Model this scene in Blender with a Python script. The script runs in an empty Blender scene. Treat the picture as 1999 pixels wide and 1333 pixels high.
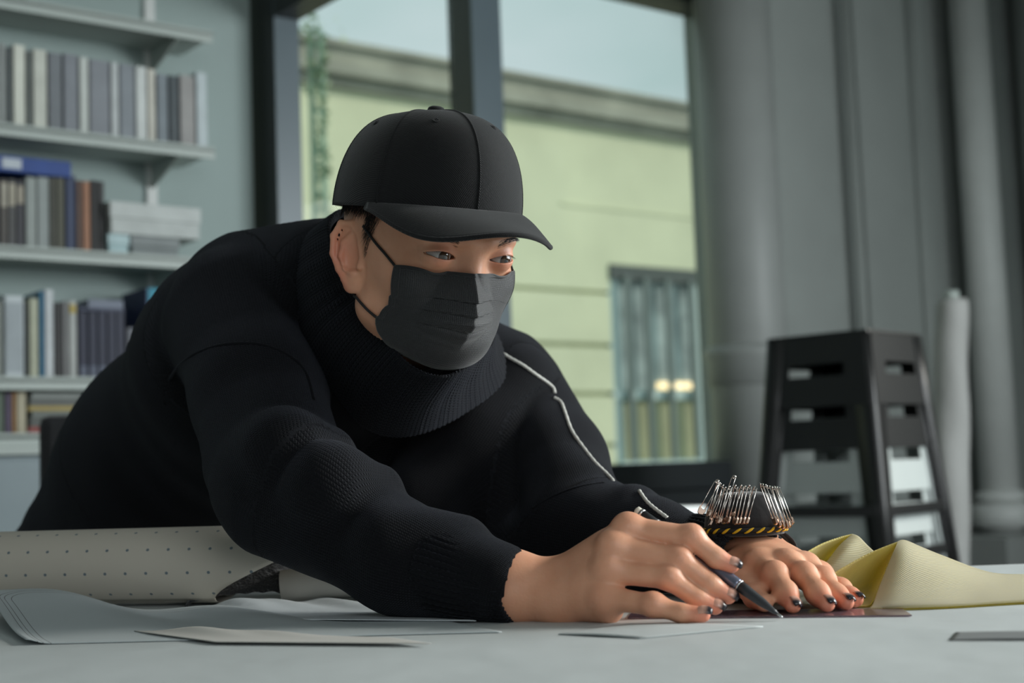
import bpy, bmesh, math, random
import numpy as np
from mathutils import Vector, Matrix
from mathutils.bvhtree import BVHTree
random.seed(7); rng = np.random.RandomState(5)
sc = bpy.context.scene
COL = sc.collection
# ------------------------------------------------------------------ camera
F = 2777.0; CAMZ = 0.887; PITCH = math.radians(5.12); ROLL = math.asin(0.037)
fw = Vector((0, math.cos(PITCH), math.sin(PITCH)))
r0 = Vector((1, 0, 0)); u0 = r0.cross(fw)
rt = r0*math.cos(ROLL) - u0*math.sin(ROLL)
up = u0*math.cos(ROLL) + r0*math.sin(ROLL)
CAM = Vector((0, 0, CAMZ))
cd = bpy.data.cameras.new('camera'); cam = bpy.data.objects.new('camera', cd); COL.objects.link(cam)
m = Matrix((rt, up, -fw)).transposed().to_4x4(); m.translation = CAM
cam.matrix_world = m
cd.sensor_width = 36; cd.lens = F/1999*36; cd.clip_start = .02; cd.clip_end = 300
cd.dof.use_dof = True; cd.dof.focus_distance = 1.27; cd.dof.aperture_fstop = 5.0
sc.camera = cam
# ------------------------------------------------------------------ world
w = bpy.data.worlds.new('sky'); sc.world = w; w.use_nodes = True
nt = w.node_tree; nt.nodes.clear()
out = nt.nodes.new('ShaderNodeOutputWorld'); bg = nt.nodes.new('ShaderNodeBackground')
tc = nt.nodes.new('ShaderNodeTexCoord'); nz = nt.nodes.new('ShaderNodeTexNoise'); cr = nt.nodes.new('ShaderNodeValToRGB')
mp = nt.nodes.new('ShaderNodeMapping'); mp.inputs['Scale'].default_value = (1, 1, 2.5)
nt.links.new(tc.outputs['Generated'], mp.inputs[0]); nt.links.new(mp.outputs[0], nz.inputs['Vector'])
nz.inputs['Scale'].default_value = 2.2; nz.inputs['Detail'].default_value = 4; nz.inputs['Roughness'].default_value = .5
cr.color_ramp.elements[0].position = .38; cr.color_ramp.elements[0].color = (.36, .53, .52, 1)
cr.color_ramp.elements[1].position = .66; cr.color_ramp.elements[1].color = (.60, .70, .73, 1)
nt.links.new(nz.outputs['Fac'], cr.inputs[0]); nt.links.new(cr.outputs[0], bg.inputs[0]); nt.links.new(bg.outputs[0], out.inputs[0])
bg.inputs[1].default_value = 1.0
# ------------------------------------------------------------------ view + lights
vs = sc.view_settings; vs.view_transform = 'Standard'; vs.look = 'None'; vs.gamma = 1; vs.exposure = 0; vs.use_curve_mapping = False
def area(name, loc, target, sx, sy, power, col):
    l = bpy.data.lights.new(name, 'AREA'); l.shape = 'RECTANGLE'; l.size = sx; l.size_y = sy; l.energy = power; l.color = col
    o = bpy.data.objects.new(name, l); COL.objects.link(o); o.location = loc
    o.rotation_euler = (Vector(target)-Vector(loc)).to_track_quat('-Z', 'Y').to_euler(); return o
# daylight through the tall window in the right-hand wall, outside the frame
area('window_daylight', (3.4, 2.0, 1.75), (0.2, 1.5, .75), 2.4, 1.5, 132, (.93, .98, 1.0))
# weaker fill lamp added behind the camera, as if from unseen windows
area('rear_fill_lamp', (1.5, -2.6, 1.9), (.1, 1.4, .8), 2.0, 1.5, 36, (.95, .98, 1.0))
sun = bpy.data.lights.new('sun', 'SUN'); sun.energy = 2.3; sun.angle = math.radians(12); sun.color = (1, .97, .88)
so = bpy.data.objects.new('sun', sun); COL.objects.link(so); so.rotation_euler = (Vector((-.616, .788, 0))*.5-Vector((.788, .616, 0))*.75-Vector((0, 0, .45))).to_track_quat('-Z', 'Y').to_euler()
sc.cycles.max_bounces = 6; sc.cycles.use_denoising = True; sc.cycles.sample_clamp_indirect = 4

def P(x, y, d):                       # photo pixel + depth along the view axis -> world point
    return CAM + fw*d + rt*((x-999.5)/F*d) + up*((666.5-y)/F*d)
def T(x, y, z):                       # photo pixel on the horizontal plane z
    v = fw + rt*((x-999.5)/F) + up*((666.5-y)/F)
    return CAM + v*((z-CAMZ)/v.z)
def ray(x, y): return (fw + rt*((x-999.5)/F) + up*((666.5-y)/F)).normalized()
A = lambda v: np.array(v, dtype=np.float64)
# ------------------------------------------------------------------ materials
def mat(name, col, rough=.6, metal=0, sheen=0, bump=0, bscale=200, vary=0, vscale=8, sss=0, spec=.5, bdist=.001):
    m = bpy.data.materials.new(name); m.use_nodes = True; n = m.node_tree; b = n.nodes['Principled BSDF']
    b.inputs['Base Color'].default_value = (*col, 1); b.inputs['Roughness'].default_value = rough
    b.inputs['Metallic'].default_value = metal; b.inputs['Sheen Weight'].default_value = sheen
    b.inputs['Sheen Roughness'].default_value = .45
    b.inputs['Specular IOR Level'].default_value = spec
    t = n.nodes.new('ShaderNodeTexCoord')
    if vary:
        z = n.nodes.new('ShaderNodeTexNoise'); z.inputs['Scale'].default_value = vscale; z.inputs['Detail'].default_value = 5
        n.links.new(t.outputs['Object'], z.inputs['Vector'])
        r = n.nodes.new('ShaderNodeValToRGB')
        r.color_ramp.elements[0].position = .3; r.color_ramp.elements[1].position = .7
        r.color_ramp.elements[0].color = (*[c*(1-vary) for c in col], 1)
        r.color_ramp.elements[1].color = (*[min(1, c*(1+vary)) for c in col], 1)
        n.links.new(z.outputs['Fac'], r.inputs[0]); n.links.new(r.outputs[0], b.inputs['Base Color'])
    if bump:
        z = n.nodes.new('ShaderNodeTexNoise'); z.inputs['Scale'].default_value = bscale; z.inputs['Detail'].default_value = 3
        n.links.new(t.outputs['Object'], z.inputs['Vector'])
        bp = n.nodes.new('ShaderNodeBump'); bp.inputs['Strength'].default_value = bump; bp.inputs['Distance'].default_value = bdist
        n.links.new(z.outputs['Fac'], bp.inputs['Height']); n.links.new(bp.outputs[0], b.inputs['Normal'])
    if sss:
        b.inputs['Subsurface Weight'].default_value = sss; b.inputs['Subsurface Scale'].default_value = .004
        b.inputs['Subsurface Radius'].default_value = (1, .35, .2)
    return m
# ------------------------------------------------------------------ object helpers
def tag(o, label=None, cat=None, group=None, kind=None):
    if label: o['label'] = label
    if cat: o['category'] = cat
    if group: o['group'] = group
    if kind: o['kind'] = kind
    return o
def empty(name, loc=(0, 0, 0), rz=0):
    o = bpy.data.objects.new(name, None); COL.objects.link(o); o.location = loc; o.rotation_euler = (0, 0, rz)
    o.empty_display_size = .05; bpy.context.view_layer.update() if False else None
    return o
def link(name, me, mt, parent=None, smooth=False):
    o = bpy.data.objects.new(name, me); COL.objects.link(o)
    if mt and not me.materials: me.materials.append(mt)
    if parent: o.parent = parent
    if smooth: me.polygons.foreach_set('use_smooth', [True]*len(me.polygons))
    return o
def parent_keep(o, p):                # o's mesh is in world space, p an Empty with translation (and z turn)
    M = Matrix.Translation(p.location) @ p.rotation_euler.to_matrix().to_4x4()
    o.parent = p; o.matrix_parent_inverse = M.inverted()
def pyd(name, vs, fs, mt, parent=None, smooth=False):
    me = bpy.data.meshes.new(name); me.from_pydata([tuple(v) for v in vs], [], fs); me.update()
    return link(name, me, mt, parent, smooth)
def bm_obj(name, bm, mt, parent=None, smooth=False):
    bmesh.ops.recalc_face_normals(bm, faces=bm.faces)
    me = bpy.data.meshes.new(name); bm.to_mesh(me); bm.free(); return link(name, me, mt, parent, smooth)
def add_box(bm, c, s, bev=0, R=None):
    r = bmesh.ops.create_cube(bm, size=1); vs_ = r['verts']
    M = Matrix.Translation(c) @ (R.to_4x4() if R else Matrix.Identity(4)) @ Matrix.Diagonal((*s, 1))
    bmesh.ops.transform(bm, matrix=M, verts=vs_)
    if bev:
        es = list({e for v in vs_ for e in v.link_edges})
        bmesh.ops.bevel(bm, geom=es, offset=bev, segments=2, affect='EDGES', profile=.6)
def box(name, c, s, mt, parent=None, bev=0, R=None):
    bm = bmesh.new(); add_box(bm, c, s, bev, R); return bm_obj(name, bm, mt, parent)
def tube_data(pts, rad, n=8, closed=False, caps=True, flat=1.0):
    pts = [Vector(p) for p in pts]; N = len(pts); rr = rad if hasattr(rad, '__len__') else [rad]*N
    V = []; Fc = []; prev = None
    for i, p in enumerate(pts):
        if closed: t = pts[(i+1) % N]-pts[i-1]
        else: t = pts[min(i+1, N-1)]-pts[max(i-1, 0)]
        t.normalize()
        if prev is None:
            a = Vector((0, 0, 1)) if abs(t.z) < .9 else Vector((1, 0, 0)); prev = a.cross(t).normalized()
        nrm = (prev - t*prev.dot(t)).normalized(); prev = nrm; b = t.cross(nrm)
        for k in range(n):
            an = 2*math.pi*k/n; V.append(p + nrm*math.cos(an)*rr[i] + b*math.sin(an)*rr[i]*flat)
    for i in range(N if closed else N-1):
        j = (i+1) % N
        for k in range(n): Fc.append((i*n+k, i*n+(k+1) % n, j*n+(k+1) % n, j*n+k))
    if caps and not closed: Fc.append(tuple(range(n))[::-1]); Fc.append(tuple((N-1)*n+k for k in range(n)))
    return V, Fc
def tube(name, pts, rad, mt, parent=None, n=8, closed=False, flat=1.0):
    V, Fc = tube_data(pts, rad, n, closed, True, flat); o = pyd(name, V, Fc, mt, parent, True); return o
def cr_spline(pts, m=8, closed=False):
    pts = [Vector(p) for p in pts]; N = len(pts); o = []
    for i in range(N if closed else N-1):
        g = (lambda k: pts[k % N]) if closed else (lambda k: pts[max(0, min(N-1, k))])
        p0, p1, p2, p3 = g(i-1), g(i), g(i+1), g(i+2)
        for s in range(m):
            t = s/m; o.append(.5*((2*p1)+(p2-p0)*t+(2*p0-5*p1+4*p2-p3)*t*t+(3*p1-p0-3*p2+p3)*t**3))
    if not closed: o.append(pts[-1])
    return o
def lathe(name, prof, mt, parent=None, n=32, M=None, smooth=True):
    V = []; Fc = []
    for (r, z) in prof:
        for k in range(n):
            a = 2*math.pi*k/n; v = Vector((r*math.cos(a), r*math.sin(a), z)); V.append(M @ v if M else v)
    for i in range(len(prof)-1):
        for k in range(n): Fc.append((i*n+k, i*n+(k+1) % n, (i+1)*n+(k+1) % n, (i+1)*n+k))
    Fc.append(tuple(range(n))[::-1]); Fc.append(tuple((len(prof)-1)*n+k for k in range(n)))
    return pyd(name, V, Fc, mt, parent, smooth)
def grid_mesh(name, fn, nu, nv, mt, parent=None, closed_u=False, thick=0, uv=None):
    V = []; Fc = []
    for j in range(nv):
        for i in range(nu):
            V.append(fn(i/(nu if closed_u else nu-1), j/(nv-1)))
    for j in range(nv-1):
        for i in range(nu if closed_u else nu-1):
            a = j*nu+i; b = j*nu+(i+1) % nu; Fc.append((a, b, b+nu, a+nu))
    o = pyd(name, V, Fc, mt, parent, True)
    if uv:
        at = o.data.attributes.new('kuv', 'FLOAT_VECTOR', 'POINT')
        at.data.foreach_set('vector', np.array([(uv[0]*i/(nu-1), uv[1]*j/(nv-1), 0) for j in range(nv) for i in range(nu)], dtype=np.float32).ravel())
    if thick:
        md = o.modifiers.new('solid', 'SOLIDIFY'); md.thickness = thick; md.offset = 0
    return o
def copy_tree(o, parent=None):
    c = o.copy(); COL.objects.link(c)
    if parent: c.parent = parent
    for ch in [x for x in bpy.data.objects if x.parent == o]: copy_tree(ch, c)
    return c
# ------------------------------------------------------------------ distance fields -> one continuous mesh
def smin(a, b, k):
    if k <= 0: return np.minimum(a, b)
    h = np.maximum(k-np.abs(a-b), 0)/k
    return np.minimum(a, b) - h*h*k*.25
def smax(a, b, k): return -smin(-a, -b, k)
class Cone:
    def __init__(s, a, b, ra, rb=None):
        s.a = A(a); s.b = A(b); s.ra = ra; s.rb = ra if rb is None else rb
        s.c = (s.a+s.b)/2; s.r = np.linalg.norm(s.b-s.a)/2+max(s.ra, s.rb)
    def ev(s, Q, c, R):
        if np.linalg.norm(c-s.c)-s.r > R+.065: return None
        ba = s.b-s.a; t = np.clip((Q-s.a)@ba/max(ba@ba, 1e-12), 0, 1)
        return np.linalg.norm(Q-s.a-t[:, None]*ba, axis=1)-(s.ra+(s.rb-s.ra)*t)
class Ell:
    def __init__(s, c, r, R=None):
        s.c = A(c); s.rr = A(r); s.r = max(r); s.R = None if R is None else A(R)
    def ev(s, Q, c, R):
        if np.linalg.norm(c-s.c)-s.r > R+.065: return None
        q = Q-s.c
        if s.R is not None: q = q@s.R
        k0 = np.linalg.norm(q/s.rr, axis=1); k1 = np.linalg.norm(q/(s.rr**2), axis=1)+1e-9
        return k0*(k0-1)/k1
class Fn:
    def __init__(s, f, c, r): s.f = f; s.c = A(c); s.r = r
    def ev(s, Q, c, R):
        if np.linalg.norm(c-s.c)-s.r > R+.065: return None
        return s.f(Q)
class U:
    def __init__(s, ch, k=.01):
        s.ch = ch; s.k = k; lo = np.min([x.c-x.r for x in ch], axis=0); hi = np.max([x.c+x.r for x in ch], axis=0)
        s.c = (lo+hi)/2; s.r = max(np.linalg.norm(x.c-s.c)+x.r for x in ch)
    def ev(s, Q, c, R):
        if np.linalg.norm(c-s.c)-s.r > R+.065: return None
        acc = None
        for x in s.ch:
            v = x.ev(Q, c, R)
            if v is None: continue
            acc = v if acc is None else smin(acc, v, s.k)
        return acc
class Sub:
    def __init__(s, a, b, k=.004): s.a = a; s.b = b; s.k = k; s.c = a.c; s.r = a.r
    def ev(s, Q, c, R):
        v = s.a.ev(Q, c, R)
        if v is None: return None
        w_ = s.b.ev(Q, c, R)
        return v if w_ is None else smax(v, -w_, s.k)
class Xf:                              # rigid frame: columns of Rm are the local axes
    def __init__(s, n, o, Rm): s.n = n; s.o = A(o); s.Rm = A(Rm); s.c = s.o+s.Rm@n.c; s.r = n.r
    def ev(s, Q, c, R): return s.n.ev((Q-s.o)@s.Rm, (c-s.o)@s.Rm, R)
CORN = np.array([(i, j, k) for i in (0, 1) for j in (0, 1) for k in (0, 1)])
EDG = [(0, 1), (2, 3), (4, 5), (6, 7), (0, 2), (1, 3), (4, 6), (5, 7), (0, 4), (1, 5), (2, 6), (3, 7)]
def axis(lo, hi, h, fine=()):         # sample positions, finer inside the ranges fine=[(a,b,h2)]
    o = [lo]
    while o[-1] < hi:
        hh = h
        for a, b, h2 in fine:
            if a <= o[-1] <= b: hh = min(hh, h2)
        o.append(o[-1]+hh)
    return np.array(o)
def surf(node, xs, ys, zs, B=20):
    ny, nz_ = len(ys), len(zs); ids = []; pos = []; quads = []
    for i0 in range(0, len(xs)-1, B):
        i1 = min(i0+B, len(xs)-1)
        for j0 in range(0, ny-1, B):
            j1 = min(j0+B, ny-1)
            for k0 in range(0, nz_-1, B):
                k1 = min(k0+B, nz_-1)
                lo = np.array([xs[i0], ys[j0], zs[k0]]); hi = np.array([xs[i1], ys[j1], zs[k1]])
                c = (lo+hi)/2; R = np.linalg.norm(hi-lo)/2
                v = node.ev(c[None, :], c, R)
                if v is None or abs(v[0]) > R*1.15+.012: continue
                X, Y, Z = np.meshgrid(xs[i0:i1+1], ys[j0:j1+1], zs[k0:k1+1], indexing='ij')
                sh = X.shape; Q = np.stack([X.ravel(), Y.ravel(), Z.ravel()], 1)
                V = node.ev(Q, c, R)
                if V is None: continue
                V = V.reshape(sh); I = V < 0
                if I.all() or not I.any(): continue
                cnt = sum(I[a:sh[0]-1+a, b:sh[1]-1+b, d:sh[2]-1+d].astype(np.int8) for a, b, d in CORN)
                ci = np.argwhere((cnt > 0) & (cnt < 8))
                cv = np.stack([V[ci[:, 0]+a, ci[:, 1]+b, ci[:, 2]+d] for a, b, d in CORN], 1)
                acc = np.zeros((len(ci), 3)); n_ = np.zeros(len(ci))
                for a, b in EDG:
                    va, vb = cv[:, a], cv[:, b]; mk = (va < 0) != (vb < 0)
                    t = np.where(mk, va/(va-vb+1e-20), 0)
                    p = CORN[a]+(CORN[b]-CORN[a])*t[:, None]
                    acc += p*mk[:, None]; n_ += mk
                acc /= n_[:, None]
                gi = ci+np.array([i0, j0, k0])
                pos.append(np.stack([xs[gi[:, 0]]+acc[:, 0]*(xs[gi[:, 0]+1]-xs[gi[:, 0]]),
                                     ys[gi[:, 1]]+acc[:, 1]*(ys[gi[:, 1]+1]-ys[gi[:, 1]]),
                                     zs[gi[:, 2]]+acc[:, 2]*(zs[gi[:, 2]+1]-zs[gi[:, 2]])], 1))
                ids.append((gi[:, 0]*ny+gi[:, 1])*nz_+gi[:, 2])
                for ax in range(3):
                    a1, a2 = [(1, 2), (2, 0), (0, 1)][ax]
                    sl0 = [slice(0, s-1) for s in sh]; sl1 = [slice(0, s-1) for s in sh]; sl1[ax] = slice(1, None)
                    A0 = I[tuple(sl0)]; A1 = I[tuple(sl1)]
                    e = np.argwhere(A0 != A1)
                    if not len(e): continue
                    s0 = A0[e[:, 0], e[:, 1], e[:, 2]]
                    g = e+np.array([i0, j0, k0]); ok = (g[:, a1] > 0) & (g[:, a2] > 0); g = g[ok]; s0 = s0[ok]
                    def cid(d1, d2):
                        q = g.copy(); q[:, a1] -= d1; q[:, a2] -= d2
                        return (q[:, 0]*ny+q[:, 1])*nz_+q[:, 2]
                    q = np.stack([cid(1, 1), cid(0, 1), cid(0, 0), cid(1, 0)], 1)
                    q[~s0] = q[~s0][:, ::-1]; quads.append(q)
    ids = np.concatenate(ids); pos = np.concatenate(pos); quads = np.concatenate(quads)
    o = np.argsort(ids); ids = ids[o]; pos = pos[o]
    ix = np.clip(np.searchsorted(ids, quads), 0, len(ids)-1); ok = (ids[ix] == quads).all(1)
    return pos, ix[ok]
def np_mesh(name, V, Q, mt, parent=None):
    me = bpy.data.meshes.new(name); me.vertices.add(len(V)); me.vertices.foreach_set('co', V.astype(np.float32).ravel())
    me.loops.add(len(Q)*4); me.loops.foreach_set('vertex_index', Q.astype(np.int32).ravel())
    me.polygons.add(len(Q)); me.polygons.foreach_set('loop_start', np.arange(0, len(Q)*4, 4, dtype=np.int32))
    me.polygons.foreach_set('loop_total', np.full(len(Q), 4, dtype=np.int32))
    me.polygons.foreach_set('use_smooth', np.ones(len(Q), dtype=bool))
    me.update(calc_edges=True); me.validate()
    return link(name, me, mt, parent)
def fattr(o, name, arr):
    at = o.data.attributes.new(name, 'FLOAT', 'POINT'); at.data.foreach_set('value', arr.astype(np.float32))
# ================================================================== MATERIALS
M_wallL = mat('white_wall_paint', (.33, .405, .39), .75, bump=.05, bscale=60, vary=.03, vscale=3)
M_wallR = mat('grey_wall_paint', (.32, .345, .33), .7, bump=.06, bscale=60, vary=.05, vscale=3)
M_pipe = mat('pipe_paint', (.26, .275, .265), .5, vary=.05, vscale=6)
M_pipeL = mat('light_pipe_paint', (.66, .68, .66), .5, vary=.05, vscale=6)
M_floor = mat('concrete_floor', (.15, .15, .145), .5, bump=.1, bscale=30, vary=.15, vscale=4)
M_ceil = mat('ceiling_paint', (.4, .42, .4), .8, vary=.03, vscale=3)
M_black = mat('black_frame_metal', (.012, .015, .017), .45, vary=.1, vscale=8)
M_frame = mat('blue_grey_frame', (.10, .135, .155), .35, vary=.06, vscale=4)
M_shelf = mat('shelf_enamel', (.42, .47, .44), .45, vary=.03, vscale=4)
M_table = mat('white_laminate', (.70, .74, .75), .4, vary=.02, vscale=5)
M_metal = mat('brushed_steel', (.55, .56, .56), .3, 1)
def glass_mat():
    m = bpy.data.materials.new('window_glass'); m.use_nodes = True; n = m.node_tree; n.nodes.clear()
    o = n.nodes.new('ShaderNodeOutputMaterial'); mx = n.nodes.new('ShaderNodeMixShader'); tr = n.nodes.new('ShaderNodeBsdfTransparent')
    g = n.nodes.new('ShaderNodeBsdfGlossy'); fr = n.nodes.new('ShaderNodeFresnel'); g.inputs['Roughness'].default_value = .02
    tr.inputs[0].default_value = (.97, .99, .98, 1); fr.inputs[0].default_value = 1.35
    ml = n.nodes.new('ShaderNodeMath'); ml.operation = 'MULTIPLY'; ml.inputs[1].default_value = .2; n.links.new(fr.outputs[0], ml.inputs[0]); n.links.new(ml.outputs[0], mx.inputs[0]); n.links.new(tr.outputs[0], mx.inputs[1]); n.links.new(g.outputs[0], mx.inputs[2]); n.links.new(mx.outputs[0], o.inputs[0])
    return m
M_glass = glass_mat()
# ================================================================== ROOM
WO = Vector((-.936, 4.0, 0)); WU = Vector((.788, .616, 0)).normalized(); WN = Vector((WU.y, -WU.x, 0))
WR = Matrix((WU, -WN, Vector((0, 0, 1)))).transposed()      # local x along the wall, y into the wall, z up
def W(px, py, n=0.0):
    v = ray(px, py); s = (n-(CAM-WO).dot(WN))/v.dot(WN); p = CAM+v*s
    return (p-WO).dot(WU), p.z
def wp(t, n, z): return WO+WU*t+WN*n+Vector((0, 0, z))
def wbox(name, t0, t1, n0, n1, z0, z1, mt, parent=None, bev=0):
    o = box(name, wp((t0+t1)/2, (n0+n1)/2, (z0+z1)/2), (t1-t0, abs(n1-n0), z1-z0), mt, None, bev, WR)
    if parent: parent_keep(o, parent) if parent.type == 'EMPTY' else setattr(o, 'parent', parent)
    return o
def S(o): o['kind'] = 'structure'; return o
ZC = 3.1
TL = W(512, 300, .06)[0]; TR = W(1425, 400, 0)[0]; ZS = W(1390, 985, 0)[1]; ZH = 2.7
S(wbox('wall_left', -2.6, TL, -.2, 0, 0, ZC, M_wallL))
S(wbox('wall_right', TR, 6.2, -.2, 0, 0, ZC, M_wallR))
S(wbox('wall_back', TL, TR, -.2, 0, 0, ZS, M_wallR))
S(wbox('wall_front', TL, TR, -.2, 0, ZH, ZC, M_wallR))
Rm = {}
pL = wp(-2.6, 0, 0); pR = wp(6.2, 0, 0)
def slab(name, a, b, z0, z1, th, mt):
    a = Vector((a[0], a[1], 0)); b = Vector((b[0], b[1], 0)); d = (b-a); L = d.length; d.normalize(); nn = Vector((d.y, -d.x, 0))
    R = Matrix((d, -nn, Vector((0, 0, 1)))).transposed()
    return S(box(name, (a+b)/2+Vector((0, 0, (z0+z1)/2)), (L, th, z1-z0), mt, None, 0, R))
slab('wall_side_left', (-3.2, -3.4), (pL.x-.05, pL.y), 0, ZC, .12, M_wallR)
slab('wall_rear_left', (-3.2, -3.4), (.3, -3.4), 0, ZC, .12, M_wallR)
slab('wall_rear_right', (2.7, -3.4), (4.4, -3.4), 0, ZC, .12, M_wallR)
slab('wall_rear_sill', (.3, -3.4), (2.7, -3.4), 0, 1.0, .12, M_wallR)  # rear opening shaped to fit the added fill lamp
slab('wall_rear_head', (.3, -3.4), (2.7, -3.4), 2.7, ZC, .12, M_wallR)
XR = 3.1
slab('wall_side_right', (4.0, -3.4), (3.6, .7), 0, ZC, .12, M_wallR)
slab('wall_side_sill', (3.6, .7), (3.7, 4.2), 0, .9, .12, M_wallR)
slab('wall_side_head', (3.6, .7), (3.7, 4.2), 2.85, ZC, .12, M_wallR)
slab('wall_side_far', (3.7, 4.2), (pR.x, pR.y), 0, ZC, .12, M_wallR)
def room_slab(name, z0, z1, mt):
    q = [(-3.26, -3.46), (4.07, -3.46), (3.67, .7), (3.77, 4.2), (pR.x+.05, pR.y+.05), (pL.x-.08, pL.y+.05)]
    V = [Vector((x, y, z0)) for x, y in q]+[Vector((x, y, z1)) for x, y in q]
    return S(pyd(name, V, [tuple(range(6))[::-1], tuple(range(6, 12))]+[(i, (i+1) % 6, 6+(i+1) % 6, 6+i) for i in range(6)], mt))
room_slab('floor', -.1, 0, M_floor); room_slab('ceiling', ZC, ZC+.1, M_ceil)
# --- the window: frame, mullion, panes
win = empty('window_1', wp(TL, 0, 0)); S(win)
fL0, fL1 = W(540, 300, .1)[0], W(588, 300, .1)[0]
m0, m1 = W(925, 200, .1)[0], W(982, 200, .1)[0]
f = wbox('window_frame', fL0, fL1, -.06, .098, ZS, ZH, M_black, win); S(f)
o = wbox('frame_facing', fL0, fL1, .099, .103, ZS, ZH, M_frame, f); S(o)
f2 = wbox('mullion', m0, m1, -.03, .098, ZS, ZH, M_black, win); S(f2)
S(wbox('frame_facing', m0, m1, .099, .103, ZS, ZH, M_frame, f2))
S(wbox('glazing_bead', m1, m1+.02, -.03, .0, ZS, ZH, M_frame, f2))
S(wbox('glazing_bead', fL1, fL1+.02, -.03, .0, ZS, ZH, M_frame, f))
S(wbox('window_head', TL, TR, -.06, .08, ZH-.1, ZH, M_black, win))
S(wbox('window_pane', fL1, m0, -.018, -.012, ZS+.02, ZH-.1, M_glass, win))
S(wbox('window_pane', m1, TR+.1, -.018, -.012, ZS+.02, ZH-.1, M_glass, win))
# black steel beam running into the room above the left frame
zb = W(588, 42, .1)[1]
S(wbox('beam', fL0, fL1, .104, 1.4, zb, zb+.18, M_black))
# black low radiator cabinet below the window
a = P(1120, 925, 4.2); b = P(1392, 886, 4.75)
S(wbox('trim_1', TL+.1, TR, -.06, .1, ZS, ZS+.12, M_black))
d = Vector((b.x-a.x, b.y-a.y, 0)); L = d.length; d.normalize(); nn = Vector((d.y, -d.x, 0)); R_ = Matrix((d, -nn, Vector((0, 0, 1)))).transposed()
ztop = .89
cab = empty('black_cabinet', ((a+b)/2*1.0)[:2]+(0,))
bx = box('body', Vector(((a.x+b.x)/2, (a.y+b.y)/2, .44))-nn*.11, (L+.16, .2, .72), M_black, None, .006, R_); parent_keep(bx, cab)
bx = box('top', Vector(((a.x+b.x)/2, (a.y+b.y)/2, .845))-nn*.11, (L+.2, .24, .09), M_black, None, .008, R_); parent_keep(bx, cab)
for s in (-1, 1):
    for s2 in (-.06, .06):
        bx = box('foot', Vector(((a.x+b.x)/2, (a.y+b.y)/2, .04))-nn*(.11+s2)+d*s*(L/2), (.05, .05, .08), M_black, None, 0, R_); parent_keep(bx, cab)
tag(cab, 'long low black cabinet standing under the window', 'cabinet')
# --- column, conduits, pipes on the right
cpt = wp(W(1462, 700, .2)[0], .2, 0)
dcol = (cpt-CAM).dot(fw); rc = 78/F*dcol
col = lathe('column', [(rc, 0), (rc, ZC)], M_pipe, None, 48, Matrix.Translation(cpt)); S(col)
zc = P(1462, 712, dcol).z
cl = lathe('collar', [(rc, -.07), (rc*1.06, -.065), (rc*1.07, .02), (rc*1.14, .035), (rc*1.14, .06), (rc, .075)], M_pipe, col, 48, Matrix.Translation(cpt+Vector((0, 0, zc)))); S(cl)
S(wbox('trim_2', W(1668, 400)[0], W(1800, 400)[0], 0, .05, 0, ZC, M_wallR))
def vpipe(name, px, n, rpx, mt, z0=0, z1=ZC):
    p = wp(W(px, 400, n)[0], n, 0); dd = (p-CAM).dot(fw); r = rpx/F*dd
    o = lathe(name, [(r, z0), (r, z1)], mt, None, 32, Matrix.Translation(p)); return o, p, r, dd
o, p, r, dd = vpipe('trim_3', 1672, .06, 9, M_wallR); S(o)
o, p, r, dd = vpipe('trim_4', 1797, .06, 10, M_wallR); S(o)
o, p, r, dd = vpipe('drain_pipe', 1915, .16, 38, M_pipeL, P(1960, 1052, 5.6).z)
tag(o, 'thick white painted vertical pipe with a flared joint, beside the white fabric roll', 'pipe')
zj = P(1960, 990, dd).z
for (q, h0, h1, k) in ((1.55, zj-.09, zj+.02, 0), (1.3, zj+.02, zj+.07, 1)):
    lathe('joint' if k == 0 else 'joint_ring', [(r*1.01, h0), (r*q, h0+.01), (r*q, h1-.01), (r*1.01, h1)], M_pipeL, o, 32, Matrix.Translation(p))
o, p, r, dd = vpipe('trim_5', 2030, .1, 30, M_wallR); S(o)
bq = wp(W(1960, 1090, .2)[0], .22, 0)
wbt = wbox('pipe_plinth', W(1915, 1070, .3)[0], W(1915, 1070, .3)[0]+.6, .02, .42, 0, P(1960, 1052, 5.6).z, M_pipe, None, .004); tag(wbt, 'low grey plinth block at the foot of the thick white pipe', 'plinth')
# tall white fabric roll leaning
M_rollw = mat('white_roll', (.42, .42, .405), .7, bump=.6, bscale=12, bdist=.01, vary=.05, vscale=5)
dr = 4.9
pt = P(1858, 585, dr); r_ = 32/F*dr
pb = P(1855, 1110, dr-.1); dirv = (pb-pt).normalized(); pb = pt+dirv*(pt.z/abs(dirv.z)-.0)
ax = (pt-pb); L = ax.length; axn = ax.normalized()
roll = empty('fabric_roll', (pb.x, pb.y, 0))
V = []; Fc = []; nv, nu = 60, 36
for j in range(nv):
    s = j/(nv-1); c = pb+ax*s
    for i in range(nu):
        an = 2*math.pi*i/nu; rr = r_*(1.28-.33*s+.04*math.sin(s*26+2*math.cos(an))+.03*math.sin(3*an+s*14))
        if j == 0 or j == nv-1: rr *= .93
        V.append(c+Vector((math.cos(an)*rr, math.sin(an)*rr, 0)))
for j in range(nv-1):
    for i in range(nu): Fc.append((j*nu+i, j*nu+(i+1) % nu, (j+1)*nu+(i+1) % nu, (j+1)*nu+i))
Fc.append(tuple(range(nu))[::-1]); Fc.append(tuple((nv-1)*nu+i for i in range(nu)))
o = pyd('wrapped_fabric', V, Fc, M_rollw, None, True); parent_keep(o, roll)
o = lathe('core_tube', [(r_*.45, 0), (r_*.45, .03), (r_*.38, .03), (r_*.38, .005)], M_shelf, None, 24, Matrix.Translation(pt)); parent_keep(o, roll)
tag(roll, 'tall white wrapped fabric roll standing on end between stool stack and thick pipe', 'fabric roll')
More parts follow.
